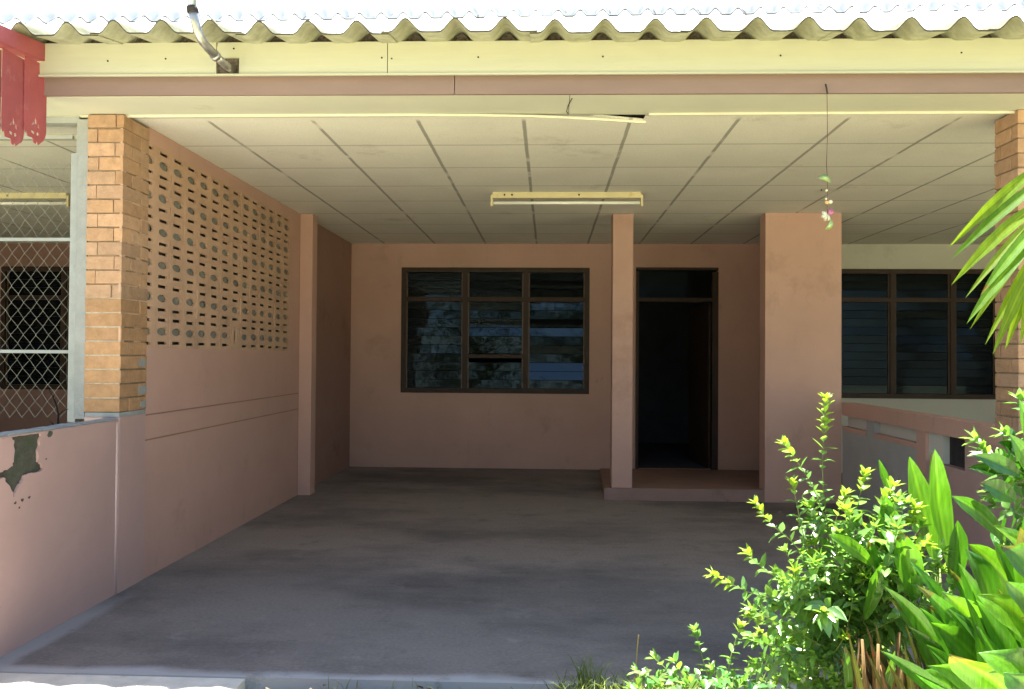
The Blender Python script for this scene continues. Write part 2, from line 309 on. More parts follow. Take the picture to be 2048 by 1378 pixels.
# ---------------------------------------------------------------- ground
x = MB(); x.face([(-60, -60, -0.05), (60, -60, -0.05), (60, 60, -0.05), (-60, 60, -0.05)]); x.build('ground', 'soil', kind='structure')
boxo('floor', 'floor', (X0, X1, 3.40, YB, -0.12, 0.0), kind='structure')
boxo('driveway', 'apron', (-3.6, -1.22, -9, 3.397, -0.1, -0.006), kind='structure')
bm = MB()
nx_, ny_ = 60, 30
vs = [[bm.bm.verts.new((-1.21+5.4*i/nx_, 2.3+1.07*j/ny_, -0.055 + 0.05*min(1, j/3, (ny_-j)/2, i/3)*rnd.uniform(0.2, 1))) for j in range(ny_+1)] for i in range(nx_+1)]
for i in range(nx_):
    for j in range(ny_): bm.face(None, vs=[vs[i][j], vs[i+1][j], vs[i+1][j+1], vs[i][j+1]])
bm.build('planting_bed', 'bed', kind='structure')
# ---------------------------------------------------------------- row house
house = empty('row_house', (0, YB, 0), label='pink and cream row house with deep open carport under corrugated eaves', cat='house')
# back wall with openings
win = [(-6.60, -4.30, 0.88, 2.357), (-1.74, 0.475, 0.88, 2.357), (2.95, 5.17, 0.86, 2.352)]
door = (1.015, 1.967, 0.02, 2.363)
def rect(a, b, c, d): return [(a, c), (b, c), (b, d), (a, d)]
def backwall(x0, x1, holes, m, lab):
    bm_ = plate(rect(x0, x1, 0.0, ZC-0.002), [rect(*h) for h in holes], 0.12, lambda u, v, w: Vector((u, YB+w, v)))
    x = MB(); x.bm.free(); x.bm = bm_; return x.build('wall', m, house, label=lab)
backwall(-2.44, 2.50, [win[1], (door[0], door[1], 0.012, door[3])], 'pink', 'pink rear wall of the middle carport')
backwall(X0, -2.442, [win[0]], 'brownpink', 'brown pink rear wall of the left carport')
backwall(2.502, X1, [win[2]], 'cream', 'cream rear wall of the right carport')
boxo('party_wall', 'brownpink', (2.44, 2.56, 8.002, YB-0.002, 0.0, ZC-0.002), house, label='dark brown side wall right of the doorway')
# dark rooms behind
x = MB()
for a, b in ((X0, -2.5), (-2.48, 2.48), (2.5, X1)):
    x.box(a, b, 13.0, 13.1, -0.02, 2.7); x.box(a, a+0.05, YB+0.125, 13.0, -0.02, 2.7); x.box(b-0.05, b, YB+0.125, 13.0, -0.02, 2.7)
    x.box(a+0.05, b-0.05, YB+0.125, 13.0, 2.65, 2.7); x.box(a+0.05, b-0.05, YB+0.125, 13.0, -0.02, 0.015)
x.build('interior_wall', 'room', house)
# ceiling, one sheet with a broken wedge next to the drooping bead
bm_ = plate([(X0, 4.60), (0.05, 4.60), (0.525, 4.76), (0.53, 4.60), (X1, 4.60), (X1, YB), (X0, YB)], [], 0.012, lambda u, v, w: Vector((u, v, ZC+w)))
x = MB(); x.bm.free(); x.bm = bm_; x.build('ceiling', 'ceiling', house)
boxo('dark_attic_sheet', 'dark', (X0, X1, 4.4, YB, ZC+0.03, ZC+0.04), house)  # dark sheet standing in for the unlit attic above the ceiling gap
# eave boards; the whole eave runs a touch uphill to the left as in the photo
K = -0.0033
def slope_box(mb, x0, x1, y0, y1, z0, z1, k=K, bev=0, n=1, wob=0.0):
    for i in range(n):
        a = x0+(x1-x0)*i/n; b = x0+(x1-x0)*(i+1)/n
        ps = []
        for X_ in (a, b):
            for Y_ in (y0, y1):
                for Z_ in (z0, z1): ps.append(Vector((X_, Y_, Z_+k*X_)))
        v = [mb.bm.verts.new(p) for p in ps]
        for q in ((0, 1, 3, 2), (4, 6, 7, 5), (0, 4, 5, 1), (2, 3, 7, 6), (0, 2, 6, 4), (1, 5, 7, 3)): mb.face(None, vs=[v[i2] for i2 in q])
ZF0, ZF1 = 2.714, 2.882
hx0, hx1, hz0, hz1 = -1.688, -1.572, 2.722, 2.805
seg = [(X0, -1.690), (-1.687, -0.8185), (-0.8145, 3.2), (3.203, X1)]
for i, (a, b) in enumerate(seg):
    if i == 1:   # board with the notch sawn for the pipe
        out = [(a, ZF0), (hx0+0.001, ZF0), (hx0+0.001, hz0), (hx1, hz0), (hx1, hz1), (a, hz1+0.0), (a, ZF1), (b, ZF1), (b, ZF0)]
        out = [(a, ZF0), (b, ZF0), (b, ZF1), (a+0.004, ZF1), (a+0.0, ZF1-0.03), (a, hz1), (hx1, hz1), (hx1, hz0), (a, hz0)]
        bm_ = plate(out, [], 0.014, lambda u, v, w: Vector((u, 4.186+w, v+K*u)))
        x = MB(); x.bm.free(); x.bm = bm_
    else:
        x = MB(); slope_box(x, a, b, 4.185+0.001*(i % 2), 4.2, ZF0, ZF1)
    x.build('fascia_board', 'fascia', house)
x = MB(); slope_box(x, X0, X1, 4.176, 4.186-0.0015, ZF0-0.004, ZF0+0.006); x.build('fascia_lip', 'fascia', house)
for a, b in ((X0, -0.484), (-0.480, 4.1), (4.103, X1)):
    x = MB(); slope_box(x, a, b, 4.222, 4.24, ZC-0.014, ZF0+0.03); x.build('beam_cladding', 'pinkboard', house)
x = MB(); slope_box(x, X0, X1, 4.202, 4.221, ZF0+0.012, ZF1-0.02); x.build('fascia_packing', 'nest', house)
x = MB(); slope_box(x, X0, 0.098, 4.241, 4.60, ZC-0.012, ZC+0.01, k=K*0.3); slope_box(x, 0.101, X1, 4.241, 4.60, ZC-0.011, ZC+0.011, k=K*0.3); x.build('soffit', 'soffit', house)
# nails in the fascia
for nx2, nz2 in ((-1.95, 2.80), (-1.60, 2.85), (-0.845, 2.80), (-0.795, 2.795), (-0.36, 2.80), (0.26, 2.80), (1.13, 2.80), (2.0, 2.81), (-2.25, 2.79)):
    x = MB(); x.tube([(nx2, 4.187, nz2+K*nx2), (nx2, 4.1825, nz2+K*nx2)], 0.0045, 8); x.build('nail_head', 'dark', house)
# bead between soffit and ceiling, sagging and snapped
x = MB()
def bead(pts):
    prev = None
    for (X_, dz, dy) in pts:
        ring = [x.bm.verts.new((X_, 4.56+dy+a, ZC-0.012+dz+b+K*0.3*X_)) for a, b in ((0, -0.013), (0.012, -0.013), (0.016, 0.0), (0, 0.0))]
        if prev:
            for k in range(4): x.face(None, vs=[prev[k], prev[(k+1) % 4], ring[(k+1) % 4], ring[k]])
        else: x.face(None, vs=ring)
        prev = ring
    x.face(None, vs=prev)
bead([(X0, 0, 0), (-0.75, 0, 0), (-0.4, -0.003, 0), (-0.1, -0.009, 0), (0.1, -0.018, 0.002), (0.3, -0.029, 0.004), (0.516, -0.043, 0.006)])
bead([(0.533, -0.001, 0), (1.36, 0, 0), (1.365, 0.0, 0), (X1, 0, 0)])
x.build('ceiling_bead', 'bead', house)
# hairline crack in the soffit joint
x = MB(); x.tube([(0.112, 4.30, ZC-0.0125), (0.095, 4.42, ZC-0.0128), (0.088, 4.53, ZC-0.013), (0.10, 4.557, ZC-0.02)], 0.0022, 5); x.build('crack', 'dark', house)
# corrugated roofing
PT = 0.2345; AMP = 0.060
def prof(xx):
    t = (xx/PT) % 1.0 - 0.5
    return AMP*math.cos(math.pi*t/0.66)**2 if abs(t) < 0.33 else 0.0
def sheet(mb, xa, xb, o, dirv, L, nrm, ph, thick=0.007, rows=1, dz=0.0, kx=0.0):
    """corrugated sheet: lower edge through o, running up dirv for L"""
    n = max(4, int(round((xb-xa)/PT*18)))
    top = []; bot = []
    for j in range(rows+1):
        rt_, rb_ = [], []
        for i in range(n+1):
            X_ = xa+(xb-xa)*i/n; h = prof(X_+ph)+dz
            p = Vector((X_, 0, kx*X_)) + o + dirv*(L*j/rows)
            rt_.append(mb.bm.verts.new(p+nrm*(h+thick))); rb_.append(mb.bm.verts.new(p+nrm*h))
        top.append(rt_); bot.append(rb_)
    for j in range(rows):
        for i in range(n):
            f = mb.face(None, vs=[top[j][i], top[j][i+1], top[j+1][i+1], top[j+1][i]]); f.smooth = True
            f = mb.face(None, vs=[bot[j][i], bot[j+1][i], bot[j+1][i+1], bot[j][i+1]]); f.smooth = True
    for i in range(n):
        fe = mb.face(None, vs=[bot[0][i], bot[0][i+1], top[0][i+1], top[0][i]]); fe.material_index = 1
        mb.face(None, vs=[top[rows][i], top[rows][i+1], bot[rows][i+1], bot[rows][i]])
    for q in (0, n):
        mb.face(None, vs=[top[0][q], top[rows][q], bot[rows][q], bot[0][q]])
a1 = R(11.0); d1 = Vector((0, math.cos(a1), math.sin(a1))); n1 = Vector((0, -math.sin(a1), math.cos(a1)))
# crest at x = -0.215  -> phase
PH = 0.215 + PT/2
x = MB(); NW = 3
k0 = -32
while k0 < 32:
    xa = -PH + PT*k0 - 0.0 ; xb = xa + PT*NW + 0.035
    if xb > X1+0.8: break
    o = Vector((0, 3.95+rnd.uniform(-0.008, 0.008), 2.828+rnd.uniform(-0.002, 0.003)))
    sheet(x, xa, xb, o, d1, 3.3, n1, PH, rows=2, dz=0.0015*((k0//NW) % 2), kx=K*1.3)
    k0 += NW
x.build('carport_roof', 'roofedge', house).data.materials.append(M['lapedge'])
# birds' debris filling the corrugations
x = MB(); nf = 900; prev = None
for i in range(nf+1):
    X_ = X0+(X1-X0)*i/nf; zt = 2.828+K*1.3*X_+0.05+(prof(X_+PH)-0.002)/math.cos(a1)
    cur = [x.bm.verts.new((X_, y_, z_)) for y_, z_ in ((4.232, 2.84), (4.232, zt), (4.25, zt), (4.25, 2.84))]
    if prev:
        for k in range(3): x.face(None, vs=[prev[k], cur[k], cur[k+1], prev[k+1]])
    prev = cur
x.build('eave_filler', 'nest', house)
a2 = R(36.7); d2 = Vector((0, math.cos(a2), math.sin(a2))); n2 = Vector((0, -math.sin(a2), math.cos(a2)))
for row in range(6):
    x = MB(); s0 = -1.02 + row*1.02
    k0 = -45
    while k0 < 45:
        xa = PT*k0; xb = xa + PT*NW + 0.03
        o = Vector((0, 8.9, 4.900)) + d2*(s0+rnd.uniform(-0.012, 0.012)) + n2*(0.009*(row % 2)*0 + rnd.uniform(0, 0.003) + 0.0*row)
        sheet(x, xa, xb, o+n2*0.006, d2*math.cos(0.011)-n2*math.sin(0.011), 1.16, n2, 0.04, thick=0.009, rows=1, dz=0.003*((k0//NW) % 2), kx=0.0032)
        k0 += NW
    # extend lowest row to the eave
    if row == 0:
        sheet(x, -10, 10, Vector((0, 8.9, 4.900)) + d2*(-2.9) - n2*0.0, d2, 1.95, n2, 0.04, thick=0.009, rows=1, kx=0.0032)
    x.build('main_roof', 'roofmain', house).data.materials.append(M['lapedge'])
boxo('closing_wall', 'cream', (X0-0.12, X0-0.002, 4.3, 14, -0.02, 3.0), house)  # unseen end walls, added to close the carports against side light
boxo('closing_wall', 'cream', (X1+0.002, X1+0.12, 4.3, 14, -0.02, 3.0), house)
# windows
def window(b, mull, rail, extra, lab, seed, tilts, gm='glass'):
    r2 = random.Random(seed); x0, x1, z0, z1 = b; y0 = YB-0.012
    wd = empty('window', ((x0+x1)/2, YB, z0)); wd.parent = house; wd.location = Vector(wd.location) - Vector((0, YB, 0)); wd['label'] = lab
    f = MB(); t = 0.055
    f.box(x0, x1, y0, y0+0.11, z0, z0+t); f.box(x0, x1, y0, y0+0.11, z1-t, z1)
    f.box(x0, x0+t, y0+0.001, y0+0.109, z0+t, z1-t); f.box(x1-t, x1, y0+0.001, y0+0.109, z0+t, z1-t)
    xs = [x0+t] + [v for mm in mull for v in (mm-0.03, mm+0.03)] + [x1-t]
    for mm in mull: f.box(mm-0.03, mm+0.03, y0+0.004, y0+0.10, z0+t, z1-t)
    for i in range(0, len(xs), 2): f.box(xs[i], xs[i+1], y0+0.007, y0+0.10, rail-0.025, rail+0.025)
    for (i, z) in extra: f.box(xs[2*i], xs[2*i+1], y0+0.012, y0+0.09, z-0.022, z+0.022)
    f.build('frame', 'frame', wd)
    for i in range(0, len(xs), 2):
        for (a, bz) in ((z0+t, rail-0.025), (rail+0.025, z1-t)):
            for q0 in (xs[i]+0.001, xs[i+1]-0.014): boxo('louvre_channel', 'channel', (q0, q0+0.013, y0+0.03, y0+0.06, a+0.002, bz-0.002), wd)
            g = MB()
            n = max(2, round((bz-a)/0.098)); hgt = (bz-a)/n
            for k in range(n):
                zc = a+hgt*(k+0.5)
                if any(abs(zc-ze) < 0.03 and i == 2*ei for ei, ze in extra): continue
                tilt = R(r2.choice(tilts[i//2]) + r2.uniform(-0.5, 0.5))
                mt = Matrix.Translation(((xs[i]+xs[i+1])/2, y0+0.05, zc)) @ Matrix.Rotation(-tilt, 4, 'X') @ Matrix.Rotation(R(r2.uniform(-0.8, 0.8)), 4, 'Z')
                hw = (xs[i+1]-xs[i])/2-0.015
                g.box(-hw, hw, -0.0025, 0.0025, -hgt*0.5+0.0025, hgt*0.5-0.0025, mtx=mt)
            g.build('glass_louvre', gm, wd)
    return wd
window(win[1], [-0.985, -0.27], 1.985, [(1, 1.315)], 'three bay louvred window in the pink rear wall', 5, [(0, .5, 1, 1.5), (.5, 1.5, 2.5, 3.5), (1.5, 3, 6.5, 2)])
window(win[2], [3.96, 4.64], 1.995, [], 'three bay louvred window in the cream wall at right', 8, [(0, .5, 1, 1, 3.5)]*3, 'dimglass')
window(win[0], [-5.83, -5.1], 1.985, [], 'louvred window behind the wire mesh panel', 11, [(0, .5, 1)]*3, 'dimglass')
# doorway
dr = empty('door', (door[0], YB, 0)); dr.parent = house; dr.location = (door[0], 0, 0); dr['label'] = 'open dark brown doorway with glazed transom'
x0, x1, z0, z1 = door; y0 = YB-0.015
f = MB(); t = 0.05
f.box(x0, x0+t*0.7, y0, y0+0.12, 0.014, z1-t); f.box(x1-t-0.02, x1, y0, y0+0.12, 0.014, z1-t); f.box(x0, x1, y0+0.001, y0+0.119, z1-t*0.6, z1); f.box(x0+t*0.7, x1-t-0.02, y0+0.004, y0+0.11, 1.965, 2.01)
f.build('frame', 'frame', dr)
boxo('transom_glass', 'dimglass', (x0+t*0.7, x1-t-0.02, y0+0.06, y0+0.065, 2.01, z1-t*0.6), dr)
f = MB(); mt = Matrix.Translation((x1-0.075, YB+0.10, 0.02)) @ Matrix.Rotation(R(97), 4, 'Z')
f.box(0, 0.80, -0.018, 0.018, 0, 1.93, mtx=mt)
for (za, zb) in ((0.15, 0.85), (1.0, 1.8)):
    f.box(0.1, 0.7, -0.028, -0.019, za, za+0.03, mtx=mt); f.box(0.1, 0.7, -0.028, -0.019, zb-0.03, zb, mtx=mt)
    f.box(0.1, 0.13, -0.028, -0.019, za+0.03, zb-0.03, mtx=mt); f.box(0.67, 0.7, -0.028, -0.019, za+0.03, zb-0.03, mtx=mt)
leafd = f.build('door_leaf', 'frame', dr)
# ---------------------------------------------------------------- step, post, pier
x = MB(); A = [(0.515, 7.80, 0.110), (2.44, 7.80, 0.112), (2.44, YB-0.002, 0.018), (0.60, YB-0.002, 0.016)]
tv = [x.bm.verts.new(p) for p in A]; bv = [x.bm.verts.new((p[0], p[1], 0.001)) for p in A]
x.face(None, vs=tv); x.face(None, vs=bv[::-1])
for i in range(4): x.face(None, vs=[bv[i], bv[(i+1) % 4], tv[(i+1) % 4], tv[i]])
bmesh.ops.bevel(x.bm, geom=[e for e in x.bm.edges if e.verts[0].co.z > 0.05 or e.verts[1].co.z > 0.05], offset=0.008, segments=2, affect='EDGES')
x.build('entrance_step', mat('reddish_step_concrete', (0.27, 0.17, 0.135), 0.7, 0.12, 4, bump=0.2, stain=(0.16, 0.1, 0.08), stain_scale=3), label='low painted concrete step in front of the dark doorway', cat='step')
boxo('support_post', 'pink', (0.588, 0.777, YP, YP+0.19, 0.108, ZC-0.001), bev=0.004, label='slim square pink post on the step left of the doorway', cat='post')
boxo('square_pier', 'pink', (1.972, 2.658, YP-0.046, YP+0.16, 0.0, ZC-0.001), bev=0.004, label='broad pink pier between the doorway and the cream wall', cat='pillar')
# ---------------------------------------------------------------- left breeze block wall
lw = empty('breeze_block_wall', (XL, 4.83, 0), label='tall pink dividing wall with pierced breeze blocks above left side', cat='wall')
ZS0, ZS1, YS0, YS1 = 1.345, 2.549, 4.73, 7.53
W_ = -0.10
boxo('lower_wall', 'pink', (XL+W_, XL, 4.832, YP, 0.0, ZS0), lw)
boxo('upper_wall', 'pink', (XL+W_, XL, 4.832, YP, ZS1, ZC-0.001), lw)
boxo('end_wall', 'pink', (XL+W_, XL, YS1, YP, ZS0, ZS1), lw)
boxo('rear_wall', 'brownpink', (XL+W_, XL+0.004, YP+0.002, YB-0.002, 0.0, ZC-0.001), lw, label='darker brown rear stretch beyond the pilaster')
boxo('pilaster', 'pink', (XL+0.0045, -2.222, YP, YP+0.16, 0.0, ZC-0.001), lw, bev=0.003)
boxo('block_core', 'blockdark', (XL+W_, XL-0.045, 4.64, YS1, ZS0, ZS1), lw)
def cellbm(rot, ruv, left_slit, right_slit, r3):
    """one motif cell 0.2 x 0.2: ellipse, bar above and below, slits shared with the next block"""
    c = 0.1; holes = []
    jx, jz = r3.uniform(-0.004, 0.004), r3.uniform(-0.004, 0.004)
    ew, eh = 0.067+r3.uniform(-0.003, 0.003), 0.0245+r3.uniform(-0.002, 0.002)
    el = [(c+jx+ew*math.cos(k*math.pi/9), c+jz+eh*math.sin(k*math.pi/9)) for k in range(18)]
    bw = 0.058
    b1 = [(c+jx-bw, c+0.060+jz), (c+jx+bw, c+0.060+jz), (c+jx+bw, c+0.079+jz), (c+jx-bw+0.02, c+0.079+jz), (c+jx-bw+0.018, c+0.084+jz), (c+jx-bw, c+0.084+jz)]
    b2 = [(c+jx-bw, c-0.084+jz), (c+jx-bw+0.018, c-0.084+jz), (c+jx-bw+0.02, c-0.079+jz), (c+jx+bw, c-0.077+jz), (c+jx+bw, c-0.060+jz), (c+jx-bw, c-0.060+jz)]
    holes = [el, b1, b2]
    if rot: holes = [[(c-(q[1]-c), c+(q[0]-c)) for q in h] for h in holes]
    s = 0.006; sz = ((0.022, 0.070), (0.130, 0.178))
    out = [(0, 0), (0.2, 0)]
    if right_slit and not rot:
        for a, b in sz: out += [(0.2, a), (0.2-s, a), (0.2-s, b), (0.2, b)]
    out += [(0.2, 0.2), (0, 0.2)]
    if left_slit and not rot:
        for a, b in sz[::-1]: out += [(0, b), (s, b), (s, a), (0, a)]
    return out, holes
SCR = bmesh.new(); r3 = random.Random(3)
CZ = (ZS1-ZS0)/6
for rr in range(6):
    for cc in range(-1, 14):
        ls = (cc % 2 == 0); rot = (rr == 0 and cc == 7)
        o_, h_ = cellbm(rot, 0, ls, not ls, r3)
        yb = YS0+0.2*cc; zb = ZS0+CZ*rr; sc = CZ/0.2
        if cc == -1: yb = YS0-0.2
        push = r3.uniform(-0.0012, 0.0012) + (0.0016 if (cc//2+rr) % 2 else -0.0008)
        b_ = plate(o_, h_, 0.012, lambda u, v, w: Vector((XL+push-w, yb+u, zb+v*sc)))
        me = bpy.data.meshes.new('t'); b_.to_mesh(me); b_.free(); SCR.from_mesh(me); bpy.data.meshes.remove(me)
x = MB(); x.bm.free(); x.bm = SCR; x.build('breeze_block_screen', 'blockpaint', lw, recalc=False)
# grey mortar slugs partly filling the oval holes
x = MB()
for rr in range(6):
    for cc in range(14):
        if rr == 0 and cc == 7: continue
        x.box(XL-0.0445, XL-0.0135-r3.uniform(0, 0.003), YS0+0.2*cc+0.035, YS0+0.2*cc+0.165, ZS0+CZ*(rr+0.34), ZS0+CZ*(rr+0.66))
x.build('oval_infill', 'blockin', lw)
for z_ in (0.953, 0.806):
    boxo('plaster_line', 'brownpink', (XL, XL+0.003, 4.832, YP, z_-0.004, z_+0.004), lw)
# ---------------------------------------------------------------- brick columns
def brick_column(name, x0, x1, y0, y1, z0, z1, lab, white_low, seed):
    r = random.Random(seed); root = empty(name, ((x0+x1)/2, (y0+y1)/2, z0), label=lab, cat='column')
    ch = 0.0787; n = int(round((z1-z0)/ch)); ch = (z1-z0)/n
    core = MB(); core.box(x0+0.005, x1-0.005, y0+0.005, y1-0.005, z0, z1); core.build('mortar', 'mortar' if not white_low else 'mortar', root)
    b = MB(tint=True); wm = MB()
    for i in range(n):
        za = z0+ch*i+0.004; zb = z0+ch*(i+1)-0.004
        g = r.uniform(0.84, 1.1); low = white_low and i < 8
        if i % 2: cuts = [x0, x0+0.055+r.uniform(-0.01, 0.01), x1]
        else: cuts = [x0, x1-0.05+r.uniform(-0.01, 0.01), x1]
        if low: cuts = [x0, x1]
        ycuts = [y0, (y0+y1)/2 + (0.06 if i % 2 else -0.05), y1]
        for j in range(len(cuts)-1):
            for k in range(2):
                q = g*r.uniform(0.88, 1.1)
                pale = r.uniform(0, 0.25) if not low else -0.1
                tn = (q*(1.0+pale*0.2), q*(1.0+pale*0.5), q*(1.0+pale*1.2))
                b.box(cuts[j]+0.002*(j > 0)-r.uniform(0, 0.003)*(j == 0), cuts[j+1]-0.002*(j < len(cuts)-2)+r.uniform(0, 0.004)*(j == len(cuts)-2), ycuts[k]+0.003*(k > 0)-r.uniform(0, 0.004)*(k == 0), ycuts[k+1]-0.003*(k == 0), za, zb, t=tn, jit=0.0016, bev=0.0025)
        if low:   # pale mortar squeezed over the joints
            wm.box(x0+0.002, x1-0.004, y0+0.001, y0+0.01, zb-0.001, zb+0.0085, jit=0.0012)
    b.build('brick', 'brick', root)
    if white_low: wm.build('pale_joint', 'palejoint', root)
    else: wm.bm.free()
    return root
bc = brick_column('brick_column', -2.541, -2.342, YC, 4.83, 0.988, ZC-0.013, 'orange brick column left, beside the wire mesh panel', True, 4)
brick_column('brick_column', 2.455, 2.66, YC, 4.76, 0.93, ZC-0.013, 'orange brick column right, half behind the palm leaves', False, 9)
# whitewash smears on the inner side of the lowest bricks
x = MB(); r4 = random.Random(12)
for (ya, yb_, za, zb) in ((4.73, 4.83, 1.075, 1.13), (4.72, 4.825, 1.235, 1.28), (4.75, 4.83, 1.0, 1.04)):
    pts = []
    for k in range(16):
        a = 2*math.pi*k/16; rr_ = r4.uniform(0.75, 1.1)
        pts.append((XL+0.0085, (ya+yb_)/2+(yb_-ya)/2*math.cos(a)*rr_*1.0, (za+zb)/2+(zb-za)/2*max(-1, min(1, 1.3*math.sin(a)))*rr_))
    vs = [x.bm.verts.new(p) for p in pts]; x.face(None, vs=vs)
    r_ = bmesh.ops.extrude_face_region(x.bm, geom=[x.bm.faces[-1]] if False else [f for f in x.bm.faces if set(f.verts) == set(vs)])
    for v in [g for g in r_['geom'] if isinstance(g, bmesh.types.BMVert)]: v.co.x -= 0.008
x.build('whitewash_smear', 'render', bc)
# ---------------------------------------------------------------- left low wall
gw = empty('low_wall', (XL, 3.5, 0), label='low pink plastered wall left with a patch of bare cement', cat='wall')
boxo('wall_core', 'cement', (XL-0.10, XL-0.012, 1.4, YC-0.004, -0.04, 0.940), gw)
patch = [(2, 872), (22, 873), (29, 884), (28, 915), (26, 932), (14, 940), (0, 945), (-20, 950), (-22, 962), (-4, 958), (8, 955), (14, 966), (24, 982), (28, 994), (34, 978), (44, 962), (50, 950), (62, 946), (78, 944), (86, 938), (84, 930), (76, 924), (76, 905), (80, 890), (82, 864), (60, 868), (35, 872)]
pp = [at(a, b, X=XL) for a, b in patch]; pp = [(p.y, min(p.z, 0.940)) for p in pp]
hole = []
for p in pp:
    if not hole or abs(p[0]-hole[-1][0])+abs(p[1]-hole[-1][1]) > 0.004: hole.append(p)
rq = random.Random(17); h2 = []
for i in range(len(hole)):
    a_, b_ = hole[i], hole[(i+1) % len(hole)]
    for k in range(4):
        t_ = k/4; jj = 0.0035 if k else 0.0
        h2.append((a_[0]+(b_[0]-a_[0])*t_+rq.uniform(-jj, jj)*1.6, min(0.9405, a_[1]+(b_[1]-a_[1])*t_+rq.uniform(-jj, jj))))
hole = h2
bm_ = plate([(1.4, -0.04), (YC-0.004, -0.04), (YC-0.004, 0.945), (1.4, 0.945)], [hole], 0.011, lambda u, v, w: Vector((XL-w, u, v)))
x = MB(); x.bm.free(); x.bm = bm_; x.build('plaster', 'pinklow', gw)
x = MB(); r5 = random.Random(2)
for i in range(60):      # crumbly cement coping
    ya = 1.4+(YC-0.01-1.4)*i/60; yb_ = 1.4+(YC-0.01-1.4)*(i+1)/60
    x.box(XL-0.098+r5.uniform(-0.006, 0.004), XL-0.004+r5.uniform(-0.003, 0.003), ya, yb_-0.0005, 0.9455, 0.953+r5.uniform(-0.002, 0.003))
x.build('coping', 'render', gw)
x = MB(); x.tube([(XL-0.0085, YC-0.016, -0.03), (XL-0.0085, YC-0.016, 0.4), (XL-0.009, YC-0.0165, 0.935)], 0.0145, 16); x.build('corner_bead', M['bead_paint'], gw)
# small chips in the plaster
x = MB()
for (a, b, s) in ((100, 866, 9), (44, 1000, 5), (58, 995, 4), (30, 1006, 4), (92, 918, 3), (38, 1015, 3)):
    p = at(a, b, X=XL); vs = []
    for k in range(9):
        q = 2*math.pi*k/9; rr_ = r5.uniform(0.5, 1.0)*s*0.0021
        vs.append(x.bm.verts.new((XL+0.0012, p.y+1.5*rr_*math.cos(q), min(p.z, 0.93)+rr_*math.sin(q))))
    x.face(None, vs=vs)
x.build('plaster_chip', 'cement', gw)
boxo('pier', 'pinklow', (-2.541, XL+0.004, YC, 4.83, -0.04, 0.962), gw, bev=0.004, label='pink plastered pier under the brick column')
x = MB(); x.box(-2.535, XL+0.003, YC-0.0025, 4.828, 0.9625, 0.9875, jit=0.002); x.build('mortar_bed', 'render', gw)
# dry twig on the wall top
tw = MB()
p = lambda a, b, d=YC-0.16: at(a, b, Y=d)
tw.tube([p(116, 856), p(117, 832), p(112, 806), p(105, 790), p(98, 778)], [0.006, 0.005, 0.004, 0.003, 0.0015], 6)
tw.tube([p(117, 830), p(126, 822), p(137, 818)], [0.003, 0.0025, 0.001], 6); tw.tube([p(112, 808), p(108, 800), p(107, 784)], [0.003, 0.002, 0.001], 6)
tw.tube([p(108, 857), p(106, 848), p(100, 842)], [0.004, 0.003, 0.001], 6)
tw.build('dry_twig', M['dry'], label='bare dry twig standing against the wire mesh on the low wall', cat='twig')
# ---------------------------------------------------------------- mesh panel of the left neighbour
mp_ = empty('mesh_panel', (-2.66, 4.6, 0.95), label='chain link mesh panel in a silver frame left of the brick column', cat='fence')
boxo('jamb', 'render', (-2.602, -2.5425, 4.535, 4.66, 0.95, 2.60), mp_)
x = MB(); x.box(-2.652, -2.618, 4.56, 4.60, 0.93, 2.42); x.build('post', 'bluegrey', mp_)
boxo('post', M['bluegrey'], (-2.6165, -2.6035, 4.55, 4.60, 0.93, 2.585), mp_)
boxo('lintel', 'bluegrey', (-7.3, -2.603, 4.55, 4.62, 2.585, 2.622), mp_)
boxo('lintel', 'fascia', (-7.3, -2.66, 4.68, 4.72, 2.53, 2.556), mp_, label='brown stained top batten')
for z_ in (2.512, 1.942, 1.318): boxo('rail', 'bluegrey', (-7.3, -2.654, 4.572, 4.592, z_-0.009, z_+0.009), mp_)
x = MB(); dx, dz_ = 0.036, 0.046; r6 = random.Random(5)
for i in range(75):
    bx = -2.70-dx*i; pts = []
    for k in range(32):
        pts.append((bx+(dx/2 if (k+i) % 2 else -dx/2)*1.04+r6.uniform(-0.002, 0.002), 4.603+(0.003 if k % 2 else -0.003), 0.95+dz_*k+r6.uniform(-0.003, 0.003)))
    x.tube(pts, 0.0012, 4, cap=False)
x.build('chain_link', 'wire', mp_, recalc=False)
# ---------------------------------------------------------------- right low wall
rw = empty('low_wall', (2.66, 6, 0), label='low dividing wall at right, half grey half pink, with slots under its cap', cat='wall')
W0, W1 = 2.662, 2.78
def rwbox(name, m, y0, y1, z0, z1, dx0=0.0, **k): return boxo(name, m, (W0+dx0, W1, y0, y1, z0, z1), rw, **k)
s2 = 2.662/2.52
YN = 1.6
# openings (y0,y1,z0,z1) on the wall plane
op = [(7.215, 7.78, 0.715, 0.792), (6.24, 7.035, 0.705, 0.80), (5.53, 6.09, 0.625, 0.805)]
rwbox('cap', 'pink', YN, 7.79, 0.80, 0.915, -0.004)
m_grey = mat('grey_white_wall_paint', (0.36, 0.35, 0.33), 0.75, 0.08, 2.5, bump=0.15, stain=(0.28, 0.27, 0.25), stain_scale=1.6)
rwbox('grey_panel', m_grey, 6.24, 7.79, -0.02, 0.665, 0.004)
rwbox('sill', 'pink', 7.215, 7.78, 0.666, 0.703, -0.001); rwbox('sill', 'pink', 6.24, 7.035, 0.666, 0.703, -0.001)
rwbox('grey_panel', m_grey, 7.036, 7.214, 0.666, 0.799, 0.003)
boxo('white_panel', 'cream', (W0+0.05, W1, 7.215, 7.78, 0.7035, 0.7995), rw); boxo('white_panel', 'cream', (W0+0.05, W1, 6.24, 7.035, 0.7035, 0.7995), rw)
rwbox('upright', 'pink', 6.09, 6.239, -0.02, 0.799, -0.002)
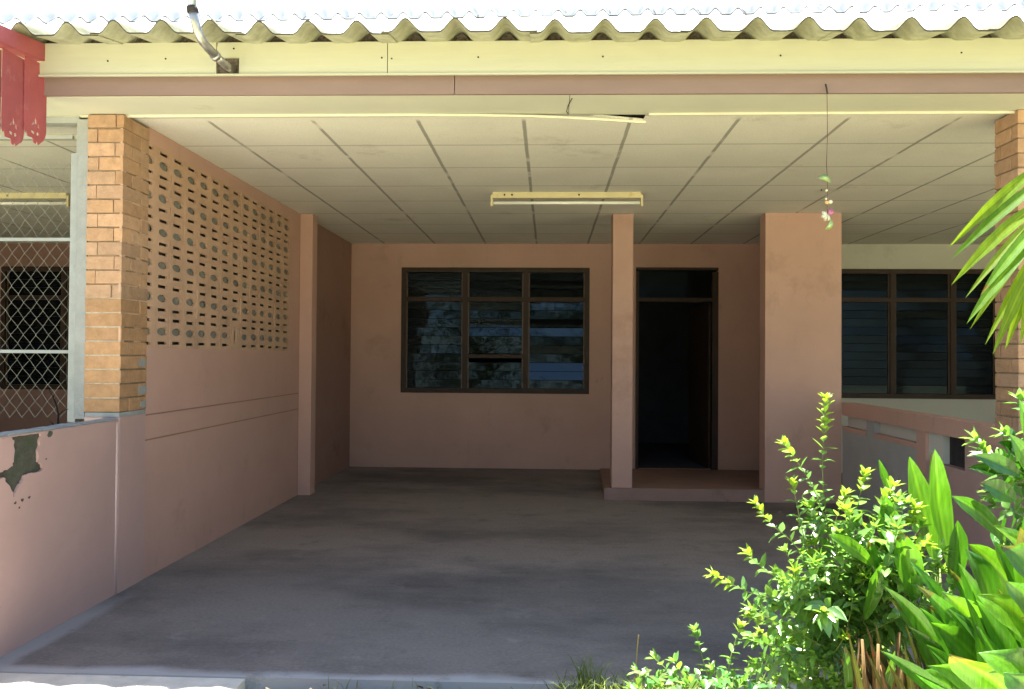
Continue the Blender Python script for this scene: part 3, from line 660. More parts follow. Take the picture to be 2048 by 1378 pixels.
boxo('white_panel', 'cream', (W0+0.02, W1, 5.865, 6.089, 0.60, 0.7995), rw)
rwbox('pink_panel', 'pinklow', YN, 6.0895, -0.04, 0.598, 0.0)
rwbox('pink_panel', 'pinklow', YN, 5.53, 0.5985, 0.7995, 0.0)
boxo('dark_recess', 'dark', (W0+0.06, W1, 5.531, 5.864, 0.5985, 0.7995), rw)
# ---------------------------------------------------------------- fluorescent fittings
def lamp(cx, lab):
    root = empty('ceiling_lamp', (cx, 6.83, ZC), label=lab, cat='lamp', group='fluorescent lamps')
    L = 0.598; x = MB(); x.box(cx-L, cx+L, 6.80, 6.86, ZC-0.048, ZC-0.0005, bev=0.004); x.build('housing', 'lampbody', root)
    for s_ in (-1, 1):
        x = MB(); a, b = sorted((cx+s_*(L-0.002), cx+s_*(L+0.016))); x.box(a, b, 6.805, 6.85, ZC-0.115, ZC-0.02, bev=0.003); x.build('lamp_holder', 'lampbody', root)
    x = MB(); x.tube([(cx-L+0.006, 6.825, ZC-0.085), (cx+L-0.006, 6.825, ZC-0.085)], 0.013, 14); x.build('tube', 'tube', root)
    for dx_ in (-0.50, -0.44, 0.1):
        x = MB(); x.tube([(cx+dx_, 6.8005, ZC-0.024), (cx+dx_, 6.795, ZC-0.024)], 0.008, 8); x.build('screw', 'dark', root)
lamp(0.137, 'long yellowed fluorescent batten on the middle carport ceiling')
lamp(-4.59, 'yellowed fluorescent batten seen through the wire mesh at left')
# ---------------------------------------------------------------- pipe from the roof into the fascia
pr = empty('conduit_pipe', (-1.66, 3.85, 2.9), label='worn steel pipe bending down over the eave into a hole in the cream board', cat='pipe')
x = MB(); x.tube([(-1.70, 3.83, 3.35), at(383, -30, Y=3.83), at(384, 18, Y=3.83)], 0.021, 16); x.build('upper_pipe', mat('blue_grey_pipe', (0.36, 0.42, 0.47), 0.35, 0.15, 12, metal=0.5), pr)
x = MB(); x.tube([at(384, 14, Y=3.83), at(385.5, 25, Y=3.831)], 0.0255, 16); x.build('collar', 'dark', pr)
x = MB(); x.tube([at(385, 20, Y=3.83), at(390, 42, Y=3.84), at(395, 62, Y=3.85), at(402, 78, Y=3.87), at(416, 96, Y=3.92), at(432, 112, Y=3.98)], 0.021, 16); x.build('elbow', 'pipe', pr)
x = MB(); x.tube([at(428, 109, Y=3.97), at(434, 115, Y=3.99)], 0.0245, 16); x.build('collar', 'pipe', pr)
x = MB(); x.tube([at(432, 112, Y=3.985), at(452, 131, Y=4.10), at(466, 141, Y=4.20)], [0.019, 0.019, 0.019], 16); x.build('lower_pipe', 'pipe', pr)
# ---------------------------------------------------------------- red carved valance at top left
vr = empty('eave_valance', (-2.6, 4.0, 2.8), label='dusty red carved board with pierced tips hanging at the eave corner', cat='valance')
def vboard(y0, y1, xa, xb, zt, zb):
    wdt = y1-y0; c = wdt/2; out = [(0, zt), (0, zb+0.09)]
    out += [(0.004, zb+0.075), (0.0, zb+0.055), (0.012, zb+0.04), (0.022, zb+0.045), (0.028, zb+0.02), (c-0.018, zb+0.022), (c-0.01, zb), (c+0.006, zb-0.004), (c+0.014, zb+0.012), (c+0.024, zb-0.006), (c+0.036, zb+0.004)]
    out = [o for o in out if o[0] < wdt-0.02] + [(wdt-0.018, zb+0.026), (wdt-0.004, zb+0.05), (wdt, zb+0.075), (wdt, zt)]
    holes = [[(c-0.028, zb+0.085), (c-0.012, zb+0.087), (c-0.010, zb+0.108)],
             [(c-0.003, zb+0.092), (c+0.012, zb+0.098), (c+0.006, zb+0.118), (c-0.001, zb+0.132)],
             [(c+0.016, zb+0.085), (c+0.034, zb+0.075), (c+0.022, zb+0.105)],
             [(c-0.026, zb+0.045), (c-0.006, zb+0.040), (c-0.006, zb+0.056), (c-0.028, zb+0.058)],
             [(c+0.012, zb+0.040), (c+0.028, zb+0.044), (c+0.024, zb+0.058), (c+0.010, zb+0.055)]]
    def to3(u, v, w_):
        f_ = u/wdt; return Vector((xa+(xb-xa)*f_-w_, y0+u, v))
    bm_ = plate(out, holes, 0.003, to3); x = MB(); x.bm.free(); x.bm = bm_
    return x.build('valance_board', 'red', vr)
vboard(4.078, 4.24, -2.615, -2.60, 2.79, 2.375)
vboard(3.915, 4.092, -2.62, -2.6225, 2.772, 2.33)
vboard(3.745, 3.925, -2.63, -2.632, 2.76, 2.31)
vboard(3.575, 3.755, -2.64, -2.642, 2.75, 2.30)
x = MB(); a_ = [(-2.665, 3.5), (-2.592, 3.5), (-2.577, 4.25), (-2.65, 4.25)]
zz = lambda y, t: (2.748 + (y-3.5)*0.075) if t == 0 else (2.818+(y-3.5)*0.10)
tv = [x.bm.verts.new((p_[0], p_[1], zz(p_[1], 1))) for p_ in a_]; bv = [x.bm.verts.new((p_[0], p_[1], zz(p_[1], 0))) for p_ in a_]
x.face(None, vs=tv); x.face(None, vs=bv[::-1])
for i in range(4): x.face(None, vs=[bv[i], bv[(i+1) % 4], tv[(i+1) % 4], tv[i]])
x.build('cap_rail', 'red', vr)
# ---------------------------------------------------------------- hanging ornament
ho = empty('hanging_ornament', (1.363, 4.2, 2.655), label='string of shells and a small pink and white flower hanging from the eave', cat='ornament')
Yh = 4.2
hk = lambda a, b: at(a, b, Y=Yh)
x = MB(); x.tube([hk(1651, 168), hk(1653, 176), hk(1655, 188)], 0.004, 6); x.build('hook', 'dark', ho)
x = MB(); x.tube([hk(1654, 180), hk(1655, 270), hk(1653, 330), hk(1655, 360), hk(1655, 440)], 0.0016, 5); x.build('string', 'string', ho)
def disc(mb, c, w_, h_, ang, bulge=0.006, n=14, crescent=0.0):
    top = []; ctr = mb.bm.verts.new(c+Vector((0, -bulge, 0))); cb = mb.bm.verts.new(c+Vector((0, bulge, 0)))
    for k in range(n):
        a = 2*math.pi*k/n; u = math.cos(a)*w_; v = math.sin(a)*h_
        if crescent: v += crescent*(1-(u/w_)**2)
        top.append(mb.bm.verts.new(c+Vector((u*math.cos(ang)-v*math.sin(ang), 0, u*math.sin(ang)+v*math.cos(ang)))))
    for k in range(n): mb.face(None, vs=[ctr, top[k], top[(k+1) % n]]).smooth = True; mb.face(None, vs=[cb, top[(k+1) % n], top[k]]).smooth = True
x = MB(); disc(x, hk(1648, 361), 0.034, 0.012, R(-24), crescent=0.022); x.build('shell', 'bead_g', ho)
x = MB(); disc(x, hk(1657, 449), 0.029, 0.011, R(60), crescent=-0.012); x.build('shell', 'bead_g', ho)
for a, b, s_, mm in ((1653, 381, 0.006, 'petal'), (1652, 398, 0.006, 'petal'), (1654, 405, 0.010, 'bead_o'), (1661, 404, 0.010, 'petal'), (1643, 380, 0.004, 'dark')):
    x = MB(); bmesh.ops.create_icosphere(x.bm, subdivisions=2, radius=s_, matrix=Matrix.Translation(hk(a, b)))
    for f in x.bm.faces: f.smooth = True
    x.build('bead', mm, ho)
x = MB()
for k, ang in enumerate((200, 150, 245, 290)): disc(x, hk(1655, 430)+Vector((0.014*math.cos(R(ang)), 0.001*k, 0.014*math.sin(R(ang)))), 0.019, 0.010, R(ang))
x.build('flower', 'petal', ho)
x = MB()
for k, ang in enumerate((20, 60)): disc(x, hk(1657, 427)+Vector((0.015*math.cos(R(ang)), 0.004+0.001*k, 0.012*math.sin(R(ang)))), 0.018, 0.010, R(ang))
x.build('petal', 'petalpink', ho)
# ---------------------------------------------------------------- plants
G = lambda r, a=0.75, b=1.25: (r.uniform(a, b),)*3
def leaf(mb, base, d, nrm, L, Wd, t, droop=0.25, seg=3, fold=0.18, tipw=0.0):
    """pointed leaf with a folded midrib"""
    d = d.normalized(); side = d.cross(nrm)
    if side.length < 1e-3: side = d.orthogonal()
    side.normalize(); nn = side.cross(d).normalized()
    prev = None
    for i in range(seg+1):
        s_ = i/seg; c = base + d*(L*s_) - nn*0 + Vector((0, 0, -1))*(droop*L*s_*s_)
        wd = Wd*0.5*(math.sin(math.pi*min(1, (s_*0.93+0.07))**0.8) if 0 < s_ < 1 else (0.08 if s_ == 0 else 0.0))
        mid = mb.bm.verts.new(c); e1 = mb.bm.verts.new(c+side*wd+nn*wd*fold*2) if wd > 0 else mid; e2 = mb.bm.verts.new(c-side*wd+nn*wd*fold*2) if wd > 0 else mid
        if prev:
            pm, p1, p2 = prev
            if e1 is mid:
                f1 = mb.face(None, t, [pm, p1, mid]); f2 = mb.face(None, t, [pm, mid, p2])
            else:
                f1 = mb.face(None, t, [pm, p1, e1, mid]); f2 = mb.face(None, t, [pm, mid, e2, p2])
            for f in (f1, f2):
                if f: f.smooth = True
        prev = (mid, e1, e2)
YG = (2.1, 1.6, 0.8); LG = (1.45, 1.3, 1.1); DG = (0.6, 0.8, 0.8)
def rv(r): return Vector((r.gauss(0, 1), r.gauss(0, 1), r.gauss(0, 1)))
def sprig(lf, st, pts, r, L=0.042, step=0.022, rs=0.0022, tip='y', leaf_from=0.0, side_shoots=0):
    L *= 1.3; step *= 1.15
    pts = [Vector(p) for p in pts]; n = 10
    # catmull-like resample
    path = []
    for i in range(len(pts)-1):
        p0 = pts[max(0, i-1)]; p1 = pts[i]; p2 = pts[i+1]; p3 = pts[min(len(pts)-1, i+2)]
        for k in range(n):
            t = k/n; path.append(0.5*((2*p1)+(p2-p0)*t+(2*p0-5*p1+4*p2-p3)*t*t+(-p0+3*p1-3*p2+p3)*t**3))
    path.append(pts[-1])
    tot = sum((path[i+1]-path[i]).length for i in range(len(path)-1))
    st.tube(path[::2]+[path[-1]], [rs*(1-0.6*i/(len(path)/2+1)) for i in range(len(path[::2])+1)], 5, t=(1.2, 1.3, 1))
    acc = 0; nxt = tot*leaf_from; ph = r.uniform(0, 6)
    for i in range(len(path)-1):
        dseg = path[i+1]-path[i]; ln = dseg.length
        while acc+ln > nxt and ln > 0:
            p = path[i]+dseg*((nxt-acc)/ln); fr = nxt/tot; d = dseg.normalized(); o = d.orthogonal().normalized(); ph += 1.57+r.uniform(-0.3, 0.3)
            near = fr > 0.86
            for s_ in (0, math.pi):
                if r.random() < 0.08: continue
                q = Matrix.Rotation(ph+s_, 3, d) @ o
                dd = (q*0.95+d*(0.9 if near else 0.42)+rv(r)*0.15)
                base_t = YG if (near and tip == 'y') else (LG if r.random() < 0.35 else (1, 1, 1))
                g = r.uniform(0.75, 1.25); tt = tuple(c*g for c in base_t)
                leaf(lf, p, dd, (Vector((0, 0, 1))+d*0.6+rv(r)*0.25), L*r.uniform(0.7, 1.15)*(0.8 if near else 1), L*0.46*r.uniform(0.8, 1.15), tt, droop=r.uniform(0.0, 0.35))
            nxt += step*r.uniform(0.8, 1.25)*(0.6 if near else 1)
        acc += ln
    d = (path[-1]-path[-3]).normalized()
    for k in range(5):
        o = Matrix.Rotation(k*1.256, 3, d) @ d.orthogonal().normalized()
        g = r.uniform(0.85, 1.2); base_t = YG if tip == 'y' else LG
        leaf(lf, path[-1], d*0.8+o*0.7, Vector((0, 0, 1)), L*0.75, L*0.3, tuple(c*g for c in base_t), droop=0.05)
def P(a, b, y): return at(a, b, Y=y)
# main shrub
r = random.Random(21)
sh = empty('leafy_shrub', (1.15, 2.95, 0), label='tall straggly shrub with small leaves and yellow tips right foreground', cat='shrub')
lf = MB(True); st = MB(True)
base = Vector((1.14, 2.97, -0.03)); hub = P(1690, 1290, 2.97)
shoots = [
 ([hub, P(1665, 1150, 2.96), P(1655, 1060, 2.95), P(1645, 940, 2.95), P(1652, 800, 2.96)], .46, 0.040),
 ([P(1668, 1130, 2.95), P(1650, 1040, 2.92), P(1618, 960, 2.9), P(1568, 888, 2.9)], .15, 0.036),
 ([hub, P(1650, 1180, 2.9), P(1590, 1090, 2.88), P(1545, 1050, 2.87), P(1512, 1008, 2.87)], .25, 0.036),
 ([P(1640, 1150, 2.92), P(1610, 1080, 2.88), P(1596, 1020, 2.86), P(1585, 968, 2.86)], .1, 0.040),
 ([hub, P(1640, 1215, 2.9), P(1570, 1200, 2.86), P(1500, 1185, 2.82), P(1428, 1150, 2.80)], .2, 0.040),
 ([P(1640, 1210, 2.9), P(1580, 1170, 2.88), P(1530, 1140, 2.86), P(1497, 1108, 2.84)], .1, 0.042),
 ([hub, P(1700, 1160, 2.98), P(1705, 1060, 3.0), P(1730, 950, 3.0)], .3, 0.046),
 ([hub, P(1720, 1160, 2.94), P(1745, 1060, 2.92), P(1785, 975, 2.9)], .3, 0.048),
 ([hub, P(1740, 1200, 2.9), P(1790, 1110, 2.86), P(1830, 1020, 2.84)], .3, 0.05),
 ([hub, P(1680, 1130, 3.0), P(1668, 1060, 3.02), P(1690, 990, 3.03)], .3, 0.044),
 ([hub, P(1600, 1270, 2.86), P(1540, 1250, 2.82), P(1500, 1230, 2.8)], .15, 0.04),
 ([hub, P(1700, 1200, 2.85), P(1760, 1140, 2.8), P(1850, 1090, 2.78)], .2, 0.05),
]
for pts, lfm, L in shoots: sprig(lf, st, pts, r, L=L, step=0.02, leaf_from=lfm)
for k in range(74):     # bushy middle and lower part
    a = r.uniform(1500, 1880); b = r.gauss(1215, 75); b = max(1060, min(1390, b)); y = r.uniform(2.72, 3.2)
    if a < 1560 and b < 1140: b += 80
    tip = P(a, b, y); mid = hub.lerp(tip, 0.6)+Vector((r.gauss(0, .03), r.gauss(0, .03), r.gauss(0, .02)-0.02)); s0 = hub.lerp(tip, 0.3)+Vector((r.gauss(0, .03), r.gauss(0, .04), -0.03))
    sprig(lf, st, [s0, mid, tip], r, L=r.uniform(0.032, 0.048), step=0.021, tip='y' if r.random() < 0.18 else 'g', leaf_from=0.05)
for k in range(40):
    a = r.uniform(1620, 1900); b = r.uniform(1000, 1230); y = r.uniform(2.66, 2.95)
    tip = P(a, b, y); sprig(lf, st, [hub.lerp(tip, .35)+rv(r)*.03, hub.lerp(tip, .7)+rv(r)*.02, tip], r, L=r.uniform(.036, .056), step=0.022, tip='y' if r.random() < .1 else 'g', leaf_from=.1)
for k in range(4):
    o = Vector((r.gauss(0, .03), r.gauss(0, .03), 0)); st.tube([base+o, base.lerp(hub, .5)+o*0.6, hub+Vector((0, 0, 0.03))], [0.009, 0.007, 0.004], 6, t=(1.1, 0.9, 0.9))
for k in range(14):
    a = r.uniform(1560, 1850); b = r.uniform(1300, 1400); tip = P(a, b, r.uniform(2.75, 3.0)); sprig(lf, st, [base+Vector((r.gauss(0, .08), r.gauss(0, .05), 0)), base.lerp(tip, .5)+Vector((0, 0, .03)), tip], r, L=0.04, step=0.024, tip='g', leaf_from=0.3)
lf.build('foliage', 'leaf', sh, recalc=False); st.build('stem', 'stem', sh, recalc=False)
# low herb in the middle of the front edge
r = random.Random(5)
hb = empty('low_shrub', (0.55, 3.0, 0), label='small low bush at the bottom edge left of the tall shrub', cat='shrub')
lf = MB(True); st = MB(True)
for pts, L in (([(1432, 1400), (1412, 1340), (1390, 1262)], .036), ([(1460, 1400), (1458, 1330), (1480, 1255)], .04), ([(1380, 1400), (1345, 1350), (1310, 1318)], .042), ([(1360, 1400), (1320, 1370), (1275, 1345)], .042),
               ([(1400, 1400), (1372, 1360), (1350, 1325)], .04), ([(1330, 1420), (1300, 1385), (1265, 1378)], .042), ([(1440, 1410), (1480, 1370), (1500, 1345)], .036), ([(1500, 1410), (1530, 1350), (1545, 1310)], .034),
               ([(1480, 1420), (1440, 1370), (1425, 1340)], .04), ([(1400, 1430), (1390, 1395), (1375, 1370)], .045), ([(1350, 1430), (1330, 1400), (1318, 1372)], .045), ([(1540, 1430), (1560, 1390), (1580, 1355)], .038), ([(1450, 1440), (1470, 1410), (1500, 1390)], .045)):
    y = r.uniform(2.85, 3.05); sprig(lf, st, [P(a, b, y+0.02*i) for i, (a, b) in enumerate(pts)], r, L=L, step=0.018, tip='y' if pts[-1] == (1480, 1255) else 'g', leaf_from=0.3 if pts[-1][1] < 1300 else 0.0)
    st.tube([P(*pts[0], y), Vector((0.58+r.uniform(-.12, .12), 2.98, -0.02))], 0.003, 5, t=(1, 1, 1))
for k in range(40):
    c = P(r.uniform(1270, 1540), r.uniform(1345, 1400), r.uniform(2.8, 3.05))
    for j in range(5): leaf(lf, c+rv(r)*0.01, rv(r)+Vector((0, 0, .3)), Vector((0, -0.3, 1)), r.uniform(.03, .05), .02, tuple(q*r.uniform(.6, 1.3) for q in (1, 1, 1)))
st.tube([P(1273, 1400, 3.0), P(1272, 1330, 3.0), P(1277, 1270, 3.0)], [0.0022, 0.0018, 0.0022], 5, t=(1.6, 1.0, 1.0))
lf.build('foliage', 'leaf', hb, recalc=False); st.build('stem', 'stem', hb, recalc=False)
# strap-leaved clumps
def strap(mb, base, tip, Wd, t, nrm=Vector((0, -1, 0.15)), bow=0.0, bowdir=Vector((0, 0, 1)), seg=16, wmax=0.5, fold=0.12, twist=0.0, wave=0.0, ph=0.0, hook=0.0, blunt=1.55):
    brown = rnd.random() < 0.35; base, tip = Vector(base), Vector(tip); Ln = (tip-base).length; prev = None
    ax = (tip-base).normalized()
    for i in range(seg+1):
        s_ = i/seg
        c = base.lerp(tip, s_)+bowdir*(bow*Ln*4*s_*(1-s_))+Vector((0, 0, -1))*hook*Ln*max(0, s_-0.6)**2*4
        s2_ = min(1, s_+0.02); c2 = base.lerp(tip, s2_)+bowdir*(bow*Ln*4*s2_*(1-s2_))
        d = (c2-c).normalized() if s_ < 1 else ax
        nn = Matrix.Rotation(twist*(s_-0.4), 3, ax) @ nrm
        side = d.cross(nn).normalized(); n2_ = side.cross(d).normalized()
        prof_ = math.sin(math.pi/2*s_/wmax)**0.8 if s_ < wmax else (1-((s_-wmax)/(1-wmax))**blunt)*(1+0.05*math.sin(s_*23+ph))
        wd = Wd*0.5*max(0.0, 0.22+0.78*prof_ if s_ < wmax else prof_)
        c = c + n2_*(wave*Wd*math.sin(s_*9+ph))
        row = []
        for u in (-1, -.75, -.5, -.25, 0, .25, .5, .75, 1): row.append(mb.bm.verts.new(c+side*wd*u+n2_*(abs(u)*wd*fold*2+wave*0.5*Wd*math.sin(s_*14+ph+u*2)*abs(u))))
        if prev:
            for k in range(8):
                f = mb.face(None, t, [prev[k], prev[k+1], row[k+1], row[k]])
                if f:
                    f.smooth = True
                    for lo in f.loops:
                        if brown and s_ > 0.9: lo[mb.tl] = (t[0]*1.5, t[1]*0.55, t[2]*0.8, 1)
                        elif lo.vert in (prev[4], row[4]): lo[mb.tl] = (min(3, t[0]*1.5), min(3, t[1]*1.3), t[2]*1.2, 1)
                        elif lo.vert in (prev[1], row[1], prev[3], row[3], prev[5], row[5], prev[7], row[7]): lo[mb.tl] = (t[0]*0.78, t[1]*0.84, t[2]*0.8, 1)
        prev = row
def tn(r, base=(1, 1, 1), a=0.8, b=1.2): g = r.uniform(a, b); return tuple(c*g for c in base)
r = random.Random(33)
cl = empty('broad_leaf_plant', (1.35, 2.85, 0), label='upright broad bright green leaves rising behind the shrub against the low wall', cat='plant')
mb = MB(True)
for (b0, t0, wpx, y, bow, hook, tint, tw_) in (
    ((1868, 1120), (1818, 912), 50, 2.95, 0.02, 0, (1, 1, 1), .3), ((1898, 1130), (1869, 897), 58, 2.8, -0.02, 0, (1.1, 1.1, 1), .4), ((1880, 1100), (1862, 905), 40, 3.05, 0.02, 0, (.5, .6, .7), .2),
    ((2010, 1085), (1902, 992), 42, 2.75, 0.08, 0, (1, 1.1, 1), .5), ((1786, 1010), (1757, 918), 22, 3.0, 0, 0, (.7, .8, .8), .2), ((1745, 1130), (1657, 1070), 36, 2.8, 0.06, 0, (1.3, 1.2, 1), .3),
    ((1790, 1150), (1770, 990), 56, 2.9, 0.02, 0.1, (1, 1.05, 1), .6), ((1830, 1200), (1800, 1060), 60, 2.75, 0.03, 0, (1.1, 1.1, 1), .5), ((1760, 1200), (1735, 1080), 45, 2.85, 0.03, 0, (.9, 1, 1), .5),
    ((1905, 1180), (1915, 1040), 46, 2.78, 0.04, 0, (.8, .9, .9), .3), ((1730, 1240), (1760, 1130), 40, 2.8, 0.03, 0, (1, 1, 1), .3), ((1700, 1420), (1690, 1290), 20, 2.75, 0.02, 0, (.9, 1, .9), .3),
    ((1760, 1430), (1790, 1300), 20, 2.72, 0.02, 0, (1.1, 1, .9), .3)):
    B_ = P(*b0, y); T_ = P(*t0, y-0.05)
    strap(mb, B_, T_, wpx*0.82*y/F, tn(r, tint, .9, 1.1), blunt=2.1, bow=bow, bowdir=Vector((0.4, -0.5, 0.7)), twist=tw_*r.choice((-1, 1)), wave=0.03, ph=r.uniform(0, 6), wmax=0.55, nrm=Vector((r.uniform(-.3, .3), -1, 0.3)))
mb.build('leaf_blade', 'blade', cl, recalc=False)
mb = MB(True); C0 = Vector((1.37, 2.86, -0.03))
for (b0, y) in (((1868, 1120), 2.95), ((1898, 1130), 2.8), ((1880, 1100), 3.05), ((1786, 1010), 3.0), ((1790, 1150), 2.9), ((1830, 1200), 2.75), ((1760, 1200), 2.85), ((1905, 1180), 2.78), ((2010, 1085), 2.75), ((1745, 1130), 2.8)):
    e = P(*b0, y); o = Vector((r.gauss(0, .05), r.gauss(0, .05), 0)); mb.tube([C0+o, C0.lerp(e, .5)+o*.6, e], [0.008, 0.006, 0.004], 6, t=(1, 1.2, .8))
mb.build('stalk', 'stem', cl, recalc=False)
# near clump filling the corner
r = random.Random(41)
c2 = empty('strap_leaf_plant', (1.5, 2.45, 0), label='dense clump of long glossy strap leaves filling the bottom right corner', cat='plant')
mb = MB(True)
spec = [((2010, 1420), (1860, 1232), 66, 2.45), ((2000, 1430), (1885, 1170), 78, 2.5), ((2015, 1400), (1932, 1078), 70, 2.5), ((2030, 1380), (1990, 1062), 64, 2.55), ((2060, 1370), (2040, 1050), 70, 2.45), ((2080, 1300), (1935, 1085), 60, 2.6),
        ((2090, 1290), (2000, 1075), 80, 2.4), ((2100, 1400), (1955, 1180), 90, 2.35), ((2050, 1460), (1850, 1310), 76, 2.35), ((2080, 1460), (1900, 1300), 90, 2.3), ((2140, 1340), (2010, 1150), 90, 2.3), ((2120, 1230), (2035, 1100), 70, 2.45),
        ((1980, 1440), (1830, 1340), 60, 2.5), ((2120, 1480), (1960, 1290), 100, 2.25), ((1950, 1400), (1905, 1230), 60, 2.6), ((1960, 1380), (1950, 1150), 66, 2.65), ((2150, 1500), (2010, 1330), 110, 2.2), ((1930, 1400), (1850, 1200), 46, 2.7),
        ((2060, 1230), (2052, 1010), 56, 2.6), ((2130, 1180), (1985, 1050), 54, 2.6), ((1900, 1440), (1840, 1270), 50, 2.7), ((2200, 1420), (2040, 1230), 100, 2.2)]
for k, (b0, t0, wpx, y) in enumerate(spec):
    base_t = ((1, 1.05, .9), (1.25, 1.2, .9), (.75, .9, .9), (1.5, 1.3, .8))[k % 4]
    strap(mb, P(*b0, y+0.05), P(*t0, y-0.03), wpx*0.82*y/F, tn(r, base_t), blunt=r.uniform(1.9, 2.8), bow=r.uniform(0.05, 0.16), bowdir=Vector((r.uniform(-.2, .6), -0.45, 0.8)), twist=r.uniform(-.9, .9), wave=0.07, ph=r.uniform(0, 6), wmax=r.uniform(.5, .7), nrm=Vector((r.uniform(-.5, .4), -1, r.uniform(.2, .8))), hook=r.uniform(0, .12))
for k in range(60):
    y = r.uniform(2.35, 2.85); b0 = (r.uniform(1940, 2140), r.uniform(1400, 1500)); t0 = (b0[0]-r.uniform(30, 200), b0[1]-r.uniform(120, 330))
    strap(mb, P(*b0, y), P(*t0, y), r.uniform(26, 52)*y/F, tn(r, (.8, .95, .9), .6, 1.35), bow=r.uniform(0.02, 0.1), bowdir=Vector((0.3, -0.4, 0.8)), twist=r.uniform(-1, 1), wave=0.04, ph=r.uniform(0, 6), nrm=Vector((r.uniform(-.6, .6), -1, r.uniform(.1, .9))))
mb.build('leaf_blade', 'blade', c2, recalc=False)
mb = MB(True); C0 = Vector((1.55, 2.45, -0.03))
for k, (b0, t0, wpx, y) in enumerate(spec[:14]):
    e = P(*b0, y+0.05); mb.tube([C0+Vector((r.gauss(0, .06), r.gauss(0, .06), 0)), e], [0.012, 0.007], 6, t=(1, 1.1, .8))
mb.build('stalk', 'stem', c2, recalc=False)
# dry culms and withered leaves between the two
r = random.Random(51)
dc = empty('withered_clump', (1.28, 2.7, 0), label='brown and yellow withered stalks between shrub and strap leaves', cat='plant')
mb = MB(True)
for k in range(26):
    a = r.uniform(1700, 1840); y = r.uniform(2.62, 2.8); tt = r.choice(((1.4, 1.5, .8), (.8, .7, .6), (.5, .42, .4), (1.0, 1.5, .6), (.6, .8, .4)))
    strap(mb, P(a+r.uniform(10, 50), 1440, y), P(a+r.uniform(-40, 10), r.uniform(1240, 1340), y), r.uniform(6, 20)*y/F, tn(r, tt), bow=r.uniform(-.03, .05), twist=r.uniform(-1, 1), wave=0.05, wmax=.4, nrm=Vector((r.uniform(-.6, .6), -1, .3)))
mb.build('withered_leaf', 'dry', dc, recalc=False)
mb = MB(True)
for k in range(12):
    a = r.uniform(1700, 1840); y = r.uniform(2.65, 2.8); o = Vector((1.28+r.gauss(0, .06), 2.72, -0.04)); mb.tube([o, P(a, 1400, y), P(a-r.uniform(-5, 15), r.uniform(1260, 1330), y)], [0.008, 0.007, 0.004], 6, t=tn(r, (1, .9, .8)))
mb.build('stalk', 'dry', dc, recalc=False)
# glossy bush at the right border
r = random.Random(61)
gb = empty('glossy_bush', (1.72, 2.7, 0), label='glossy dark green bush with bright new shoots at the right border', cat='shrub')
lf = MB(True); st = MB(True); hub = P(2120, 1080, 2.75)
for pts in ([(2060, 960), (2000, 920), (1950, 878)], [(2070, 980), (2010, 950), (1965, 905)], [(2060, 920), (2030, 880), (2010, 868)], [(2080, 1010), (2020, 985), (1985, 985)], [(2080, 1050), (2020, 1020), (1990, 1010)], [(2100, 900), (2060, 850), (2040, 800)]):
    sprig(lf, st, [hub]+[P(a, b, 2.75) for a, b in pts], r, L=0.05, step=0.024, tip='g', leaf_from=0.3)
lf.build('foliage', 'leaf', gb, recalc=False)
mb = MB(True)
for k in range(34):
    y = r.uniform(2.78, 2.95); c = P(r.uniform(1990, 2110), r.uniform(900, 1080), y); d = Vector((r.uniform(-1, .3), -.3, r.uniform(-.4, .8))).normalized()
    strap(mb, c-d*0.02, c+d*r.uniform(.09, .14), r.uniform(.04, .055), tn(r, (.5, .7, .7), .7, 1.2), seg=8, bow=.06, bowdir=Vector((0, -.5, .8)), wmax=.45, nrm=Vector((r.uniform(-.5, .5), -.8, r.uniform(.2, 1))))
for (b0, t0, wpx, tint) in (((2070, 960), (2018, 868), 36, (.9, 1, 1)), ((2060, 900), (2038, 798), 26, (1, 1.1, 1)), ((2040, 950), (1945, 910), 34, (.55, .7, .7)), ((2030, 1000), (1960, 965), 40, (.6, .8, .8))):
    strap(mb, P(*b0, 2.72), P(*t0, 2.7), wpx*2.7/F, tint, bow=.06, bowdir=Vector((0.3, -.5, .7)), wmax=.5)
mb.build('large_leaf', 'blade', gb, recalc=False)
st.tube([Vector((1.80, 2.78, -0.04)), Vector((1.74, 2.77, 0.4)), hub], [0.016, 0.012, 0.007], 7, t=(1, .9, .8))
for k in range(5): st.tube([hub.lerp(Vector((1.74, 2.77, .4)), r.random()), P(r.uniform(2000, 2090), r.uniform(920, 1060), 2.85)], [0.005, 0.002], 5, t=(1, 1, 1))
st.build('stem', 'stem', gb, recalc=False)
